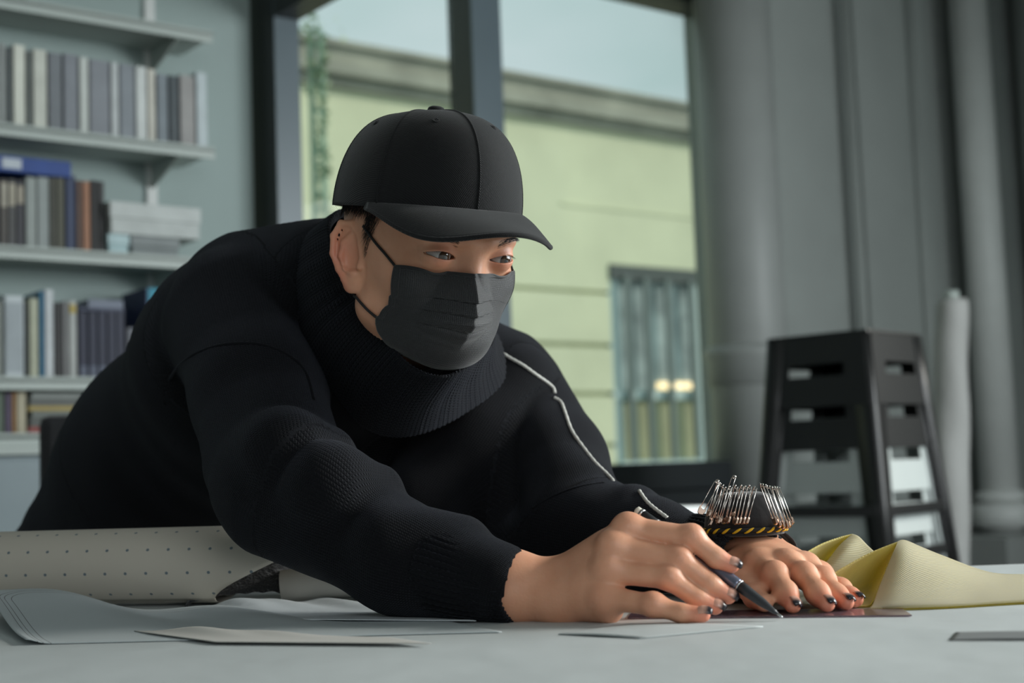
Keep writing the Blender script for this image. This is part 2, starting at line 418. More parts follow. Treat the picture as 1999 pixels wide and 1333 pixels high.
# ================================================================== EXTERIOR
M_stucco = mat('cream_stucco', (.70, .70, .49), .9, bump=.3, bscale=25, bdist=.01, vary=.08, vscale=1.2)
M_conc = mat('weathered_cornice', (.36, .35, .29), .9, bump=.3, bscale=20, bdist=.01, vary=.25, vscale=1.5)
M_street = mat('asphalt', (.08, .08, .085), .9, bump=.3, bscale=30, vary=.2)
M_wframe = mat('white_window_paint', (.52, .62, .60), .5)
M_bar = mat('security_bar_paint', (.13, .165, .155), .6)
M_dark = mat('dark_interior', (.10, .11, .11), .8)
M_extglass = mat('far_glass', (.42, .48, .47), .12, vary=.5, vscale=2.5, spec=.9)
M_lamp = bpy.data.materials.new('warm_lamp'); M_lamp.use_nodes = True
pb_ = M_lamp.node_tree.nodes['Principled BSDF']; pb_.inputs['Emission Color'].default_value = (1, .72, .32, 1); pb_.inputs['Emission Strength'].default_value = 1.6
NB = -7.5                               # the facade's plane, that far behind the window wall
gr = box('ground_outside', wp(4, -14, -3.55), (90, 27, .1), M_street, None, 0, WR); S(gr)
bld = empty('building', wp(4, NB, -3.5))
def bp(px, py, n=NB): return W(px, py, n)
zpar = bp(1180, 190)[1]; zcor0 = bp(1180, 222)[1]; zcor1 = bp(1180, 247)[1]; zg = [bp(1150, y)[1] for y in (573, 677, 772, 873)]
tw0 = bp(1190, 700)[0]; tw1 = tw0+3.6; zw1 = bp(1250, 545)[1]; zw0 = bp(1250, 905)[1]
t0, t1 = -22, 22
def bb(name, a0, a1, n0, n1, z0, z1, mt, par=bld, bev=0): return wbox(name, a0, a1, NB+n0, NB+n1, z0, z1, mt, par, bev)
bb('wall', t0, t1, -.4, -.02, -3.5, zpar-.05, M_stucco)
bb('upper_wall', t0, t1, -.02, .0, zg[0], zcor1, M_stucco) if False else None
bb('upper_panel', t0, tw0, -.02, .05, zg[0]+.03, zcor1, M_stucco); bb('upper_panel', tw0, t1, -.02, .05, zw1, zcor1, M_stucco)
zz = [zg[0], zg[1], zg[2], zg[3], zg[3]-(zg[2]-zg[3]), zg[3]-2*(zg[2]-zg[3]), zg[3]-3*(zg[2]-zg[3])]
for i in range(len(zz)-1):
    bb('stone_course', t0, tw0, -.02, .05, zz[i+1]+.035, zz[i]-.01, M_stucco, bev=.01)
    bb('stone_course', tw1, t1, -.02, .05, zz[i+1]+.035, zz[i]-.01, M_stucco, bev=.01)
bb('parapet', t0, t1, -.3, .10, zcor0+.0, zpar, M_conc); bb('parapet_cap', t0, t1, -.35, .16, zpar, zpar+.06, M_conc, bev=.01)
bb('cornice', t0, t1, -.02, .22, zcor1+.03, zcor0+.0, M_conc, bev=.02); bb('cornice_moulding', t0, t1, -.02, .13, zcor1-.06, zcor1+.03, M_conc, bev=.02)
bb('string_course', bp(1090, 405)[0], t1, .05, .062, bp(1200, 410)[1]-.02, bp(1200, 410)[1]+.02, M_stucco)
M_lin = mat('dark_lintel', (.06, .075, .07), .7)
bb('window_lintel', tw0, tw1, -.02, .07, zw1-.03, zw1+.13, M_lin)
fr = bb('window_frame', tw0, tw0+.14, -.02, .03, zw0, zw1, M_wframe)
tm = bp(1362, 700)[0]
for (a0, a1) in ((tm-.06, tm+.08), (tw1-.14, tw1)): bb('window_frame', a0, a1, -.02, .04, zw0, zw1, M_wframe)
zm = bp(1290, 771)[1]
bb('transom', tw0, tw1, -.02, .05, zm-.05, zm+.05, M_wframe); bb('window_sill', tw0, tw1, -.02, .12, zw0-.08, zw0+.03, M_wframe)
bb('pane', tw0, tm, -.02, .0, zm, zw1, M_extglass); bb('pane', tm, tw1, -.02, .0, zm, zw1, M_extglass)
M_blind = mat('yellowed_blind', (.42, .42, .26), .8, vary=.1, vscale=2)
bb('blind', tw0, tm, -.02, .0, zw0, zm, M_blind); bb('blind', tm, tw1, -.02, .0, zw0, zm, M_blind)
for px in (1215, 1252, 1294, 1340, 1385, 1425, 1465, 1505, 1545):
    tb = bp(px, 650)[0]; bb('window_bar', tb-.035, tb+.035, .08, .12, zw0, zw1, M_bar)
for (x0, x1) in ((1283, 1310), (1316, 1346), (1366, 1388)):
    z_ = bp((x0+x1)/2, 753)[1]; bb('lamp', bp(x0, 753)[0], bp(x1, 753)[0], .0, .03, z_-.035, z_+.035, M_lamp)
tag(bld, 'cream rendered building with weathered cornice and barred window outside the window', 'building')
# green ladder with a plant at its top, seen through the left pane
M_green = mat('green_paint', (.24, .36, .27), .7, vary=.2, vscale=4)
M_leaf = mat('vine_leaf', (.34, .42, .26), .7, vary=.3, vscale=6)
NL = -5.0
tl0 = W(612, 300, NL)[0]; tl1 = W(632, 300, NL)[0]; zt = W(620, 60, NL)[1]
lad = empty('roof_ladder', wp(tl0, NL, -3.5))
for t in (tl0, tl1):
    o = tube('rail', [wp(t, NL, -3.5), wp(t, NL, zt)], .022, M_green, None); parent_keep(o, lad)
k = -3.4
while k < zt-.1:
    o = tube('rung', [wp(tl0, NL, k), wp(tl1, NL, k)], .014, M_green, None, 6); parent_keep(o, lad); k += .3
tag(lad, 'tall green metal ladder seen through the left window pane', 'ladder')
vn = empty('climbing_plant', wp(tl0+.05, NL+.04, -3.5))
V = []; Fc = []
for i in range(280):
    s = random.random(); c = wp(tl0+random.gauss(.05, .03+.14*max(0, s-.8)*5*.8), NL+.04+random.gauss(0, .03), -3.5+(zt+3.6)*s**.35)
    a_ = Vector((random.gauss(0, 1), random.gauss(0, 1), random.gauss(0, 1))).normalized()*.035; b_ = a_.cross(Vector((random.random(), random.random(), .3))).normalized()*.022
    n0 = len(V); V += [c-a_, c+b_, c+a_, c-b_]; Fc.append((n0, n0+1, n0+2, n0+3))
o = pyd('leaves', V, Fc, M_leaf, None); o['kind'] = 'stuff'; parent_keep(o, vn)
o = tube('stem', [wp(tl0+.05, NL+.05, -3.5), wp(tl0+.06, NL+.05, 0), wp(tl0+.04, NL+.05, zt)], .012, M_green, None, 6); parent_keep(o, vn)
tag(vn, 'thin leafy climbing plant growing up the green ladder outside', 'plant')
# ================================================================== SHELVES AND BOOKS
SD = .21
sh_z = [W(418, 64, SD)[1], W(418, 290, SD)[1], W(350, 503, SD)[1], W(100, 738, SD)[1], W(50, 848, SD)[1]]
tE = W(418, 180, SD)[0]; tS0 = tE-2.2
names = ['topmost white wall shelf, empty on top, above the grey magazine boxes', 'second white wall shelf from the top, carrying grey and white magazines',
         'third white wall shelf from the top, carrying dark books and a white box', 'fourth white wall shelf from the top, carrying white and navy volumes',
         'lowest white wall shelf, just above the white cabinet']
for i, z in enumerate(sh_z):
    s = empty('wall_shelf', wp(tE, 0, z))
    wbox('board', tS0, tE, .01, SD, z-.014, z, M_shelf, s, .002); wbox('front_lip', tS0, tE, SD-.006, SD, z-.03, z+.004, M_shelf, s, .002)
    for tb in ((tE-.1, tE-1.0, tE-1.9) if i < 4 else ()):
        bm = bmesh.new()
        q = [wp(tb, .012, z-.015), wp(tb, SD-.02, z-.015), wp(tb, SD-.02, z-.03), wp(tb, .012, z-.085)]
        vv = [bm.verts.new(x) for x in q]+[bm.verts.new(x+WU*.006) for x in q]
        for fc in ((0, 1, 2, 3), (7, 6, 5, 4), (0, 4, 5, 1), (1, 5, 6, 2), (2, 6, 7, 3), (3, 7, 4, 0)): bm.faces.new([vv[k] for k in fc])
        o = bm_obj('bracket', bm, M_shelf); parent_keep(o, s)
    tag(s, names[i], 'shelf', 'wall shelves')
for tb, lb in ((tE-.1, 'grey slotted wall rail nearest the window'), (tE-1.0, 'grey slotted wall rail behind the magazines, next from the window')):
    rl = wbox('shelf_rail', tb-.012, tb+.018, 0, .012, .9, ZC-.3, M_pipeL); tag(rl, lb, 'rail', 'shelf rails')
# white cabinet under the lowest shelf
M_wc = mat('shaded_white_paint', (.22, .275, .295), .4, vary=.03)  # the white cabinet's shade is put into this darker base colour
wc = empty('white_cabinet', wp(tE-1.2, .2, 0)); zc0 = sh_z[4]-.034
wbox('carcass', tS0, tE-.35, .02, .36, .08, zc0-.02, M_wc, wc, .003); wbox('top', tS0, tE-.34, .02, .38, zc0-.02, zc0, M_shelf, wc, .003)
wbox('plinth', tS0, tE-.37, .04, .33, 0, .08, M_pipe, wc)
for i in range(3):
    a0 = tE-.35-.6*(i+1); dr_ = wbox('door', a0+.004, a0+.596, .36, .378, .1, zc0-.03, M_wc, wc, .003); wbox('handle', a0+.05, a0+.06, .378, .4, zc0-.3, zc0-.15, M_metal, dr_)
tag(wc, 'long white low cabinet against the wall below the lowest shelf', 'cabinet')
mcache = {}
def cm(c, r=.55):
    k = (c, r)
    if k not in mcache: mcache[k] = mat('cover_%d' % len(mcache), tuple(x*.85 for x in c), r, vary=.08, vscale=20)
    return mcache[k]
M_page = mat('page_edges', (.62, .61, .55), .9, bump=.4, bscale=400)
def book(x0, x1, ytop, sh, c, label, group, n=.175, dep=.15, name='book', cat='book', band=None, yb=None):
    z0 = sh_z[sh]; xb = (x0+x1)/2
    ta = W(x0, 600 if sh > 2 else (420 if sh == 2 else 190), n)[0]; tb = W(x1, 600 if sh > 2 else (420 if sh == 2 else 190), n)[0]
    zt_ = W(xb, ytop, n)[1]; ta += .0008; tb -= .0008
    if yb is not None: z0 = W(xb, yb, n)[1]
    h = zt_-z0; c0 = wp((ta+tb)/2, n-dep/2, z0); o = empty(name, c0)
    t_ = min(.003, (tb-ta)*.2)
    bm = bmesh.new()
    add_box(bm, wp((ta+tb)/2, n-.002, z0+h/2), (tb-ta, .004, h), 0, WR)
    add_box(bm, wp(ta+t_/2, n-dep/2, z0+h/2), (t_, dep, h), 0, WR); add_box(bm, wp(tb-t_/2, n-dep/2, z0+h/2), (t_, dep, h), 0, WR)
    cv = bm_obj('cover', bm, cm(c)); parent_keep(cv, o)
    pg = box('page_block', wp((ta+tb)/2, n-dep/2-.003, z0+h/2), (tb-ta-2*t_, dep-.006, h-.006), M_page, None, 0, WR); parent_keep(pg, o)
    if band:
        z1, z2, bc = band; bb_ = box('spine_label', wp((ta+tb)/2, n+.0006, z0+h*(z1+z2)/2), ((tb-ta)*.8, .0012, h*(z2-z1)), cm(bc), None, 0, WR); bb_.parent = cv; bb_.matrix_parent_inverse = cv.matrix_parent_inverse
        bb_.matrix_parent_inverse = Matrix.Identity(4)
    tag(o, label, cat, group); return o
G1 = 'magazines and files on the second shelf'; gy = (.27, .30, .32); wt = (.66, .70, .66)
for a in [(-60, -30, 78, gy, 'grey magazine file standing at the far left end of the magazine row'),
          (-28, -2, 82, wt, 'white magazine file at the left end of the magazine row'),
          (0, 11, 84, (.40, .43, .42), 'slim pale grey magazine left of the bright white file'),
          (12, 25, 92, (.10, .12, .12), 'dark grey slim book between two pale magazines at the row start'),
          (26, 50, 88, (.82, .84, .74), 'brightest white magazine file on the second shelf'),
          (51, 64, 100, (.13, .15, .14), 'dark slim block filling the shaded gap between the two bright white files'),  # dark block added where only the shaded gap between files shows
          (65, 92, 97, (.68, .70, .62), 'cream white magazine file, right of the brightest one'),
          (94, 122, 104, (.20, .22, .24), 'dark grey wide magazine file left of the rail'),
          (124, 153, 106, (.25, .27, .30), 'mid grey wide magazine file left of the leaning white one'),
          (155, 173, 112, wt, 'narrow white magazine standing between two wide grey files'),
          (175, 215, 118, (.27, .29, .32), 'broad grey magazine file in the middle of the row'),
          (217, 232, 122, (.62, .66, .66), 'thin white magazine right of the broad grey file'),
          (234, 263, 126, (.27, .30, .33), 'blue-grey file right of the thin white magazine'),
          (265, 287, 130, (.74, .78, .76), 'white file with pale blank spine near the row end'),
          (288, 304, 135, (.70, .68, .60), 'cream book near the right end of the magazine row'),
          (306, 328, 145, (.24, .28, .31), 'blue-grey book right of the cream one'),
          (330, 349, 148, (.07, .09, .10), 'dark charcoal book near the row end'),
          (351, 381, 148, (.38, .37, .36), 'beige-grey file second from the right end of the row'),
          (383, 404, 142, (.62, .70, .72), 'white book at the right end of the magazine row')]:
    book(a[0], a[1], a[2], 1, a[3], a[4], G1)
G2 = 'books on the third shelf'
for a in [(-40, -2, 348, (.06, .06, .07), 'black book hidden at the left end of third shelf', None), (0, 16, 350, (.10, .09, .08), 'black book with pale picture spine at the left of third shelf', (.6, .95, (.45, .42, .34))),
          (17, 31, 350, (.10, .10, .10), 'dark book with cream spine top, second in the third shelf', (.62, .94, (.50, .46, .36))),
          (32, 48, 352, (.05, .05, .06), 'charcoal book with tan spine top beside the light grey books', (.66, .92, (.42, .38, .3))),
          (50, 72, 346, (.36, .40, .38), 'light grey-green book, left one of a pair', None), (73, 96, 346, (.33, .37, .36), 'light grey-green book, right one of a pair', None),
          (98, 111, 346, (.08, .08, .06), 'dark olive book right of the grey pair', None), (112, 126, 346, (.10, .10, .07), 'dark khaki book left of the navy book', None),
          (128, 148, 342, (.03, .05, .12), 'navy blue book under the end of the flat blue binder', None),
          (150, 161, 352, (.14, .08, .06), 'narrow brown book right of the navy one', None), (162, 176, 354, (.42, .20, .11), 'orange-tan book on the third shelf', None),
          (178, 190, 352, (.02, .02, .02), 'black book right of the orange one', None), (191, 204, 354, (.03, .03, .03), 'black book at the right end, by the white box', None)]:
    book(a[0], a[1], a[2], 2, a[3], a[4], G2, band=a[5])
def flatbox(name, x0, x1, y0, y1, sh_n, c, label, cat, dep=.17, n=.19, lid=None, group=None):
    ta = W(x0, y1, n)[0]; tb = W(x1, y1, n)[0]; xb = (x0+x1)/2; z0 = W(xb, y1, n)[1]; z1 = W(xb, y0, n)[1]
    o = empty(name, wp((ta+tb)/2, n-dep/2, z0)); b_ = wbox('box_body', ta, tb, n-dep, n, z0, z1-(z1-z0)*(.45 if lid else 0), cm(c), o, .002)
    if lid: wbox('lid', ta-.004, tb+.004, n-dep-.004, n+.004, z1-(z1-z0)*.45, z1, cm(lid), o, .002)
    tag(o, label, cat, group); return o
n_=.19
zsh = sh_z[2]
def onshelf(name, x0, x1, z0, h, c, label, cat, lid=None, n=.19, dep=.17, px_y=470):
    ta = W(x0, px_y, n)[0]; tb = W(x1, px_y, n)[0]
    o = empty(name, wp((ta+tb)/2, n-dep/2, z0)); wbox('box_body', ta, tb, n-dep, n, z0, z0+h*(.5 if lid else 1), cm(c), o, .002)
    if lid: wbox('lid', ta-.003, tb+.003, n-dep-.003, n+.003, z0+h*.5, z0+h, cm(lid), o, .002)
    tag(o, label, cat); return z0+h
hh = .055
onshelf('small_box', 212, 250, zsh, hh, (.45, .62, .64), 'small pale blue box under the white box', 'box', (.50, .66, .68))
onshelf('grey_box', 257, 348, zsh, hh, (.20, .23, .23), 'dark grey flat box beside the pale blue one, under the white box', 'box', (.24, .27, .27))
onshelf('white_box', 217, 390, zsh+hh, .085, (.56, .60, .58), 'white lidded storage box lying across the two small boxes', 'box', (.60, .64, .62), .2, .18)
zbk = W(60, 345, .18)[1]+.003
bb2 = empty('blue_binder', wp(W(60, 345, .18)[0], .1, zbk))
ta, tb = W(-60, 335, .185)[0], W(139, 335, .185)[0]
wbox('cover', ta, tb, .02, .185, zbk+.004, zbk+.045, cm((.02, .07, .30)), bb2, .003); wbox('spine_label', W(4, 325, .186)[0], W(42, 325, .186)[0], .185, .1865, zbk+.012, zbk+.038, cm((.6, .66, .72)), bb2)
wbox('page_block', ta+.004, tb-.004, .016, .03, zbk+.008, zbk+.04, M_page, bb2)
tag(bb2, 'blue binder with a pale label lying flat across the books', 'binder')
G3 = 'volumes on the fourth shelf'
for a in [(-50, -14, 580, (.45, .48, .46), 'pale grey volume at the far left of fourth shelf', None), (-12, 5, 588, (.30, .33, .30), 'grey-green volume left of the thick white one', None),
          (8, 47, 577, (.62, .68, .70), 'thick white volume with grey spine panel', (.08, .92, (.42, .47, .50))), (48, 55, 590, (.05, .06, .06), 'thin dark book right of the thick white volume', None),
          (57, 75, 582, (.52, .54, .40), 'cream-yellow book on the fourth shelf', None), (77, 86, 568, (.04, .20, .34), 'thin blue book standing taller than its neighbours', None),
          (87, 105, 565, (.64, .68, .70), 'tall white book right of the thin blue one', None), (107, 121, 590, (.03, .03, .03), 'black book between the tall white and grey ones', None),
          (122, 133, 588, (.25, .25, .25), 'mid grey book right of the black one', None), (134, 150, 587, (.50, .52, .50), 'pale grey book with yellow spine top', (.84, .95, (.5, .38, .08)))]:
    book(a[0], a[1], a[2], 3, a[3], a[4], G3, band=a[5])
for i, (x0, x1) in enumerate([(153, 171), (172, 190), (191, 208), (209, 226), (227, 243)]):
    book(x0, x1, 608, 3, (.009, .014, .045), 'navy volume of the matching dark set, %s' % ['first beside the pale book', 'second of five', 'middle one', 'fourth of five', 'last at the right'][i], 'matching navy volumes', band=(.03, .2, (.10, .12, .18)))
def slant(name, x0, x1, y0, y1, c, ctop, label, par_n=.2, dep=.16):
    ta = W(x0, 700, par_n)[0]; tb = W(x1, 700, par_n)[0]; xb = (x0+x1)/2; z0 = W(xb, y1, par_n)[1]; z1 = W(xb, y0, par_n)[1]
    o = empty(name, wp((ta+tb)/2, par_n-dep/2, z0)); wbox('box_body', ta, tb, par_n-dep, par_n, z0, z1, cm(c), o, .002); wbox('lid', ta+.004, tb-.004, par_n-dep+.004, par_n-.03, z1, z1+.006, cm(ctop), o)
    tag(o, label, 'box')
zt_ = W(198, 607, .175)[1]; o = empty('navy_tray', wp(W(198, 607, .175)[0], .1, zt_)); wbox('tray_base', W(153, 600, .175)[0], W(243, 600, .175)[0], .03, .175, zt_, zt_+.008, cm((.03, .04, .09)), o)
wbox('tray_paper', W(172, 600, .17)[0], W(240, 600, .17)[0], .035, .172, zt_+.008, zt_+.03, cm((.20, .23, .30)), o); tag(o, 'flat dark tray of grey papers lying on the navy set', 'tray')
book(247, 262, 640, 3, (.16, .17, .20), 'short dark grey book right of the navy set', G3)
za = sh_z[3]; o = empty('cyan_box', wp(W(300, 600, .16)[0], .1, za)); ta, tb = W(268, 600, .12)[0], W(360, 600, .2)[0]
wbox('box_body', ta, tb, .03, .19, za, W(300, 562, .19)[1], cm((.01, .28, .40)), o, .002); wbox('side_panel', ta-.004, ta, .028, .192, za, W(300, 562, .19)[1], cm((.025, .04, .12)), o)
tag(o, 'bright cyan box with navy side at the end of the fourth shelf', 'box')
G5 = 'books on the lowest shelf'
for a in [(-40, -12, 768, (.12, .10, .08), 'dark brown book at far left of lowest shelf'), (-10, 8, 765, (.10, .14, .10), 'dark green book on the lowest shelf'), (9, 22, 768, (.10, .07, .13), 'dark purple book on the lowest shelf'),
          (23, 30, 765, (.42, .22, .08), 'thin orange book on the lowest shelf'), (31, 50, 765, (.50, .45, .32), 'cream book at the end of the upright row on the lowest shelf')]:
    book(a[0], a[1], a[2], 4, a[3], a[4], G5)
zst = sh_z[4]
stk = [((.30, .06, .05), .02, 'red'), ((.10, .11, .10), .022, 'charcoal'), ((.16, .18, .16), .018, 'grey-green'), ((.45, .34, .10), .012, 'mustard yellow'), ((.12, .13, .12), .02, 'dark grey'), ((.30, .33, .31), .012, 'light grey')]
prev = 'on the lowest shelf'
for i, (c, h, nm) in enumerate(stk):
    ta = W(56+3*(i % 3), 820, .18)[0]; tb = W([210, 230, 215, 150, 235, 225][i], 820, .18)[0]
    o = empty('flat_book', wp((ta+tb)/2, .1, zst)); wbox('cover', ta, tb, .03, .18, zst+.0002, zst+h, cm(c), o, .001); wbox('page_block', ta+.003, tb-.003, .026, .178, zst+.003, zst+h-.003, M_page, o)
    tag(o, '%s book lying flat in the stack %s' % (nm, prev), 'book', 'flat stack on the lowest shelf'); prev = 'on top of the '+nm+' one'; zst += h
# ================================================================== STOOLS
def stool_meshes(mt_name, col):
    M_ = mat(mt_name, col, .38, vary=.05, vscale=10)
    return M_
M_sb = mat('black_powder_coat', (.007, .0075, .008), .4, vary=.1); M_sw = mat('white_powder_coat', (.44, .48, .47), .4, vary=.03)
M_brass = mat('worn_edge', (.16, .14, .09), .5)
SH = .76; HT = .155; HB = .215; TH = .004
def leg_pt(sx, sy, z):
    k = (SH-z)/SH; h = HT+(HB-HT)*k; return sx*h, sy*h
def make_stool(mt, label):
    root = empty('metal_stool')
    bm = bmesh.new(); add_box(bm, (0, 0, SH-.008), (2*HT, 2*HT, .014), .006); s = bm_obj('seat', bm, mt, root)
    hr = lathe('seat_hole', [(.02, SH-.0005), (.021, SH+.001), (.016, SH+.001), (.015, SH-.0005)], mt, s, 16)
    for i, (ax, sg) in enumerate(((0, 1), (0, -1), (1, 1), (1, -1))):       # four skirts, each with a slot
        bm = bmesh.new()
        def pt(u, z):
            k = (SH-z)/SH; h = HT+(HB-HT)*k
            q = (u*h, sg*h) if ax == 0 else (sg*h, u*h); return bm.verts.new((q[0], q[1], z))
        rows = [(SH-.012), SH-.085, SH-.118, SH-.2]; us = [-.92, -.52, .52, .92]
        g = [[pt(u, z) for u in us] for z in rows]
        for r in range(3):
            for c in range(3):
                if r == 1 and c == 1: continue
                if r == 2 and False: continue
                bm.faces.new((g[r][c], g[r][c+1], g[r+1][c+1], g[r+1][c]))
        o = bm_obj('skirt', bm, mt, root); md = o.modifiers.new('s', 'SOLIDIFY'); md.thickness = TH; md.offset = 0
    for sx in (-1, 1):
        for sy in (-1, 1):
            bm = bmesh.new(); zs_ = [SH-.01, SH-.2, SH*.4, .0]; ring = []
            for z in zs_:
                x, y = leg_pt(sx, sy, z); wd = .062-.02*(SH-z)/SH; rb = .016
                prof = [(x-sx*wd, y), (x-sx*rb, y)]
                prof += [(x-sx*rb*(1-math.sin(a)), y-sy*rb*(1-math.cos(a))) for a in (math.pi/8, math.pi/4, 3*math.pi/8)]
                prof += [(x, y-sy*rb), (x, y-sy*wd)]
                ring.append([bm.verts.new((p[0], p[1], z)) for p in prof])
            for r in range(3):
                for c in range(6): bm.faces.new((ring[r][c], ring[r][c+1], ring[r+1][c+1], ring[r+1][c]))
            o = bm_obj('leg', bm, mt, root, True); md = o.modifiers.new('s', 'SOLIDIFY'); md.thickness = TH; md.offset = -1 if sx*sy > 0 else 1
            x, y = leg_pt(sx, sy, 0); fo = box('rubber_foot', (x-sx*.018, y-sy*.018, .004), (.036, .036, .012), M_black, o)
    for z in (SH*.37,):
        k = (SH-z)/SH; h = (HT+(HB-HT)*k)-.003
        for q0, q1 in (((-h, -h), (h, -h)), ((h, -h), (h, h)), ((h, h), (-h, h)), ((-h, h), (-h, -h))):
            c = ((q0[0]+q1[0])/2, (q0[1]+q1[1])/2, z); sx = abs(q1[0]-q0[0])-.03 or 0; sy = abs(q1[1]-q0[1])-.03
            box('crossbar', c, (max(sx, .012), max(sy, .012), .028), mt, root, .002)
    return root
corner = P(1693, 640, 3.75)
rzs = math.radians(48); cs = Vector((corner.x, corner.y, 0))
# stool's near corner is local (-HT,-HT)
off = Matrix.Rotation(rzs, 3, 'Z') @ Vector((-HT, -HT, 0)); cen = cs-off
sb = make_stool(M_sb, ''); sw = make_stool(M_sw, '')
dz = .122; base = corner.z-SH-4*dz
mats_ = [(sw, 'white metal stool at the bottom of the stack, standing on the floor'), (None, 'white metal stool second from the bottom of the stack'),
         (None, 'white metal stool in the middle, directly under the black ones'), (sb, 'lower black metal stool nested under the top one'), (None, 'black metal stool topmost of the stack')]
base = max(0, base); dz = (corner.z-SH)/4
for i, (src, lb) in enumerate(mats_):
    o = src if src else copy_tree(sw if i < 3 else sb)
    o.location = (cen.x, cen.y, i*dz); o.rotation_euler = (0, 0, rzs); tag(o, lb, 'stool', 'nested stack of metal stools')
# ================================================================== OFFICE CHAIR (behind the person)
dch = 2.75; cc = P(322, 900, dch)
ch = empty('office_chair', (cc.x, cc.y, 0), math.radians(18)); M_ch = mat('black_upholstery', (.009, .010, .012), .8, sheen=.1)
ztc = P(150, 812, dch).z
o = box('backrest', (0, 0, ztc-.26), (.46, .05, .52), M_ch, ch, .02); o = box('seat', (0, .28, .46), (.48, .46, .07), M_ch, ch, .03)
tube('back_support', [(0, .04, ztc-.4), (0, .1, .40), (0, .25, .42)], .02, M_black, ch)
tube('gas_column', [(0, .28, .10), (0, .28, .43)], .025, M_black, ch)
for i in range(5):
    a = i*2*math.pi/5; b_ = tube('base_leg', [(0, .28, .11), (.26*math.cos(a), .28+.26*math.sin(a), .07)], [.022, .014], M_black, ch)
    q = Matrix.Translation((.26*math.cos(a), .28+.26*math.sin(a), .03)) @ Matrix.Rotation(math.pi/2, 4, 'X'); lathe('caster', [(.028, -.012), (.03, 0), (.028, .012)], M_black, b_, 16, q)
tag(ch, 'black office chair standing behind the leaning person', 'chair')
# ================================================================== TABLE
ZT = .76
M_paperT = mat('white_pattern_paper', (.49, .53, .535), .7, bump=.4, bscale=7, bdist=.012, vary=.03, vscale=7)
yb1 = T(1930, 1101, ZT); 
tx0, tx1, ty0, ty1 = -1.15, 1.55, .10, yb1.y
tb = empty('work_table', (.2, .9, 0))
for nm, c, s, b in (('tabletop', ((tx0+tx1)/2, (ty0+ty1)/2, ZT-.016), (tx1-tx0, ty1-ty0, .03), .003), ):
    o = box(nm, c, s, M_table, None, b); parent_keep(o, tb)
for x in (tx0+.08, tx1-.08):
    for y in (ty0+.08, ty1-.08):
        o = box('leg', (x, y, (ZT-.03)/2), (.05, .05, ZT-.03), M_black, None, .004); parent_keep(o, tb)
for y in (ty0+.08, ty1-.08): o = box('apron', ((tx0+tx1)/2, y, ZT-.065), (tx1-tx0-.2, .03, .06), M_black, None); parent_keep(o, tb)
tag(tb, 'large white work table the person leans over', 'table')
# white far table strip seen between sleeve and pincushion
tw_ = empty('side_table', (P(1030, 1000, 3.0).x, 3.1, 0))
c = P(1030, 1003, 3.2)
o = box('tabletop', (c.x+.0, c.y+.25, c.z-.02), (.62, .6, .035), M_table, None, .003, Matrix.Rotation(math.radians(38), 3, 'Z')); parent_keep(o, tw_)
for sx in (-.25, .25):
    for sy in (-.24, .24):
        v = Matrix.Rotation(math.radians(38), 3, 'Z') @ Vector((sx, sy, 0)); o = box('leg', (c.x+v.x, c.y+.25+v.y, (c.z-.037)/2), (.035, .035, c.z-.037), M_table, None, .002); parent_keep(o, tw_)
tag(tw_, 'small white side table behind the sleeve, in front of the black cabinet', 'table')
# ---- papers
def sheet(name, corners, hfn, mt, label, nu=60, nv=40, z=ZT, cat='paper', thick=.0006, group=None):
    c0, c1, c2, c3 = [T(x, y, z) for x, y in corners]      # bottom-left, bottom-right, top-right, top-left in the photo
    def fn(u, v):
        p = (c0*(1-u)+c1*u)*(1-v)+(c3*(1-u)+c2*u)*v; p.z = z+hfn(u, v); return p
    o = grid_mesh(name, fn, nu, nv, mt, None, False, thick, uv=(1, 1)); tag(o, label, cat, group); return o
sn = lambda x: math.sin(x)
def ss(a, b, x): t = max(0, min(1, (x-a)/(b-a))); return t*t*(3-2*t)
# sheet covering the whole table
o = box('cover_sheet', ((tx0+tx1)/2, (ty0+ty1)/2-.01, ZT+.0005), (tx1-tx0-.1, ty1-ty0-.06, .001), M_paperT); tag(o, 'large white paper sheet covering the work table', 'paper')
# pattern sheet at left with its edge curled up, printed lines
def line_paper():
    m = mat('pattern_sheet', (.50, .55, .57), .6, bump=.2, bscale=14, bdist=.003); n = m.node_tree; b = n.nodes['Principled BSDF']
    at = n.nodes.new('ShaderNodeAttribute'); at.attribute_name = 'kuv'; sx = n.nodes.new('ShaderNodeSeparateXYZ'); n.links.new(at.outputs['Vector'], sx.inputs[0])
    # nested rounded outlines: distance from a point, in sheet units
    def M(op, a, b_=None):
        q = n.nodes.new('ShaderNodeMath'); q.operation = op
        for i, v in enumerate((a, b_)):
            if v is None: continue
            if isinstance(v, (int, float)): q.inputs[i].default_value = v
            else: n.links.new(v, q.inputs[i])
        return q.outputs[0]
    dx = M('MAXIMUM', M('SUBTRACT', .13, sx.outputs[0]), 0); dy = M('MULTIPLY', M('MAXIMUM', M('SUBTRACT', sx.outputs[1], .72), 0), .45)
    d = M('SQRT', M('ADD', M('MULTIPLY', dx, dx), M('MULTIPLY', dy, dy)))
    acc = None
    for r in (.075, .092, .104):
        l = M('LESS_THAN', M('ABSOLUTE', M('SUBTRACT', d, r)), .0009); acc = l if acc is None else M('MAXIMUM', acc, l)
    mx = n.nodes.new('ShaderNodeMix'); mx.data_type = 'RGBA'; n.links.new(acc, mx.inputs['Factor']); mx.inputs[6].default_value = (.50, .55, .57, 1); mx.inputs[7].default_value = (.10, .10, .11, 1)
    n.links.new(mx.outputs[2], b.inputs['Base Color']); return m
M_line = line_paper()
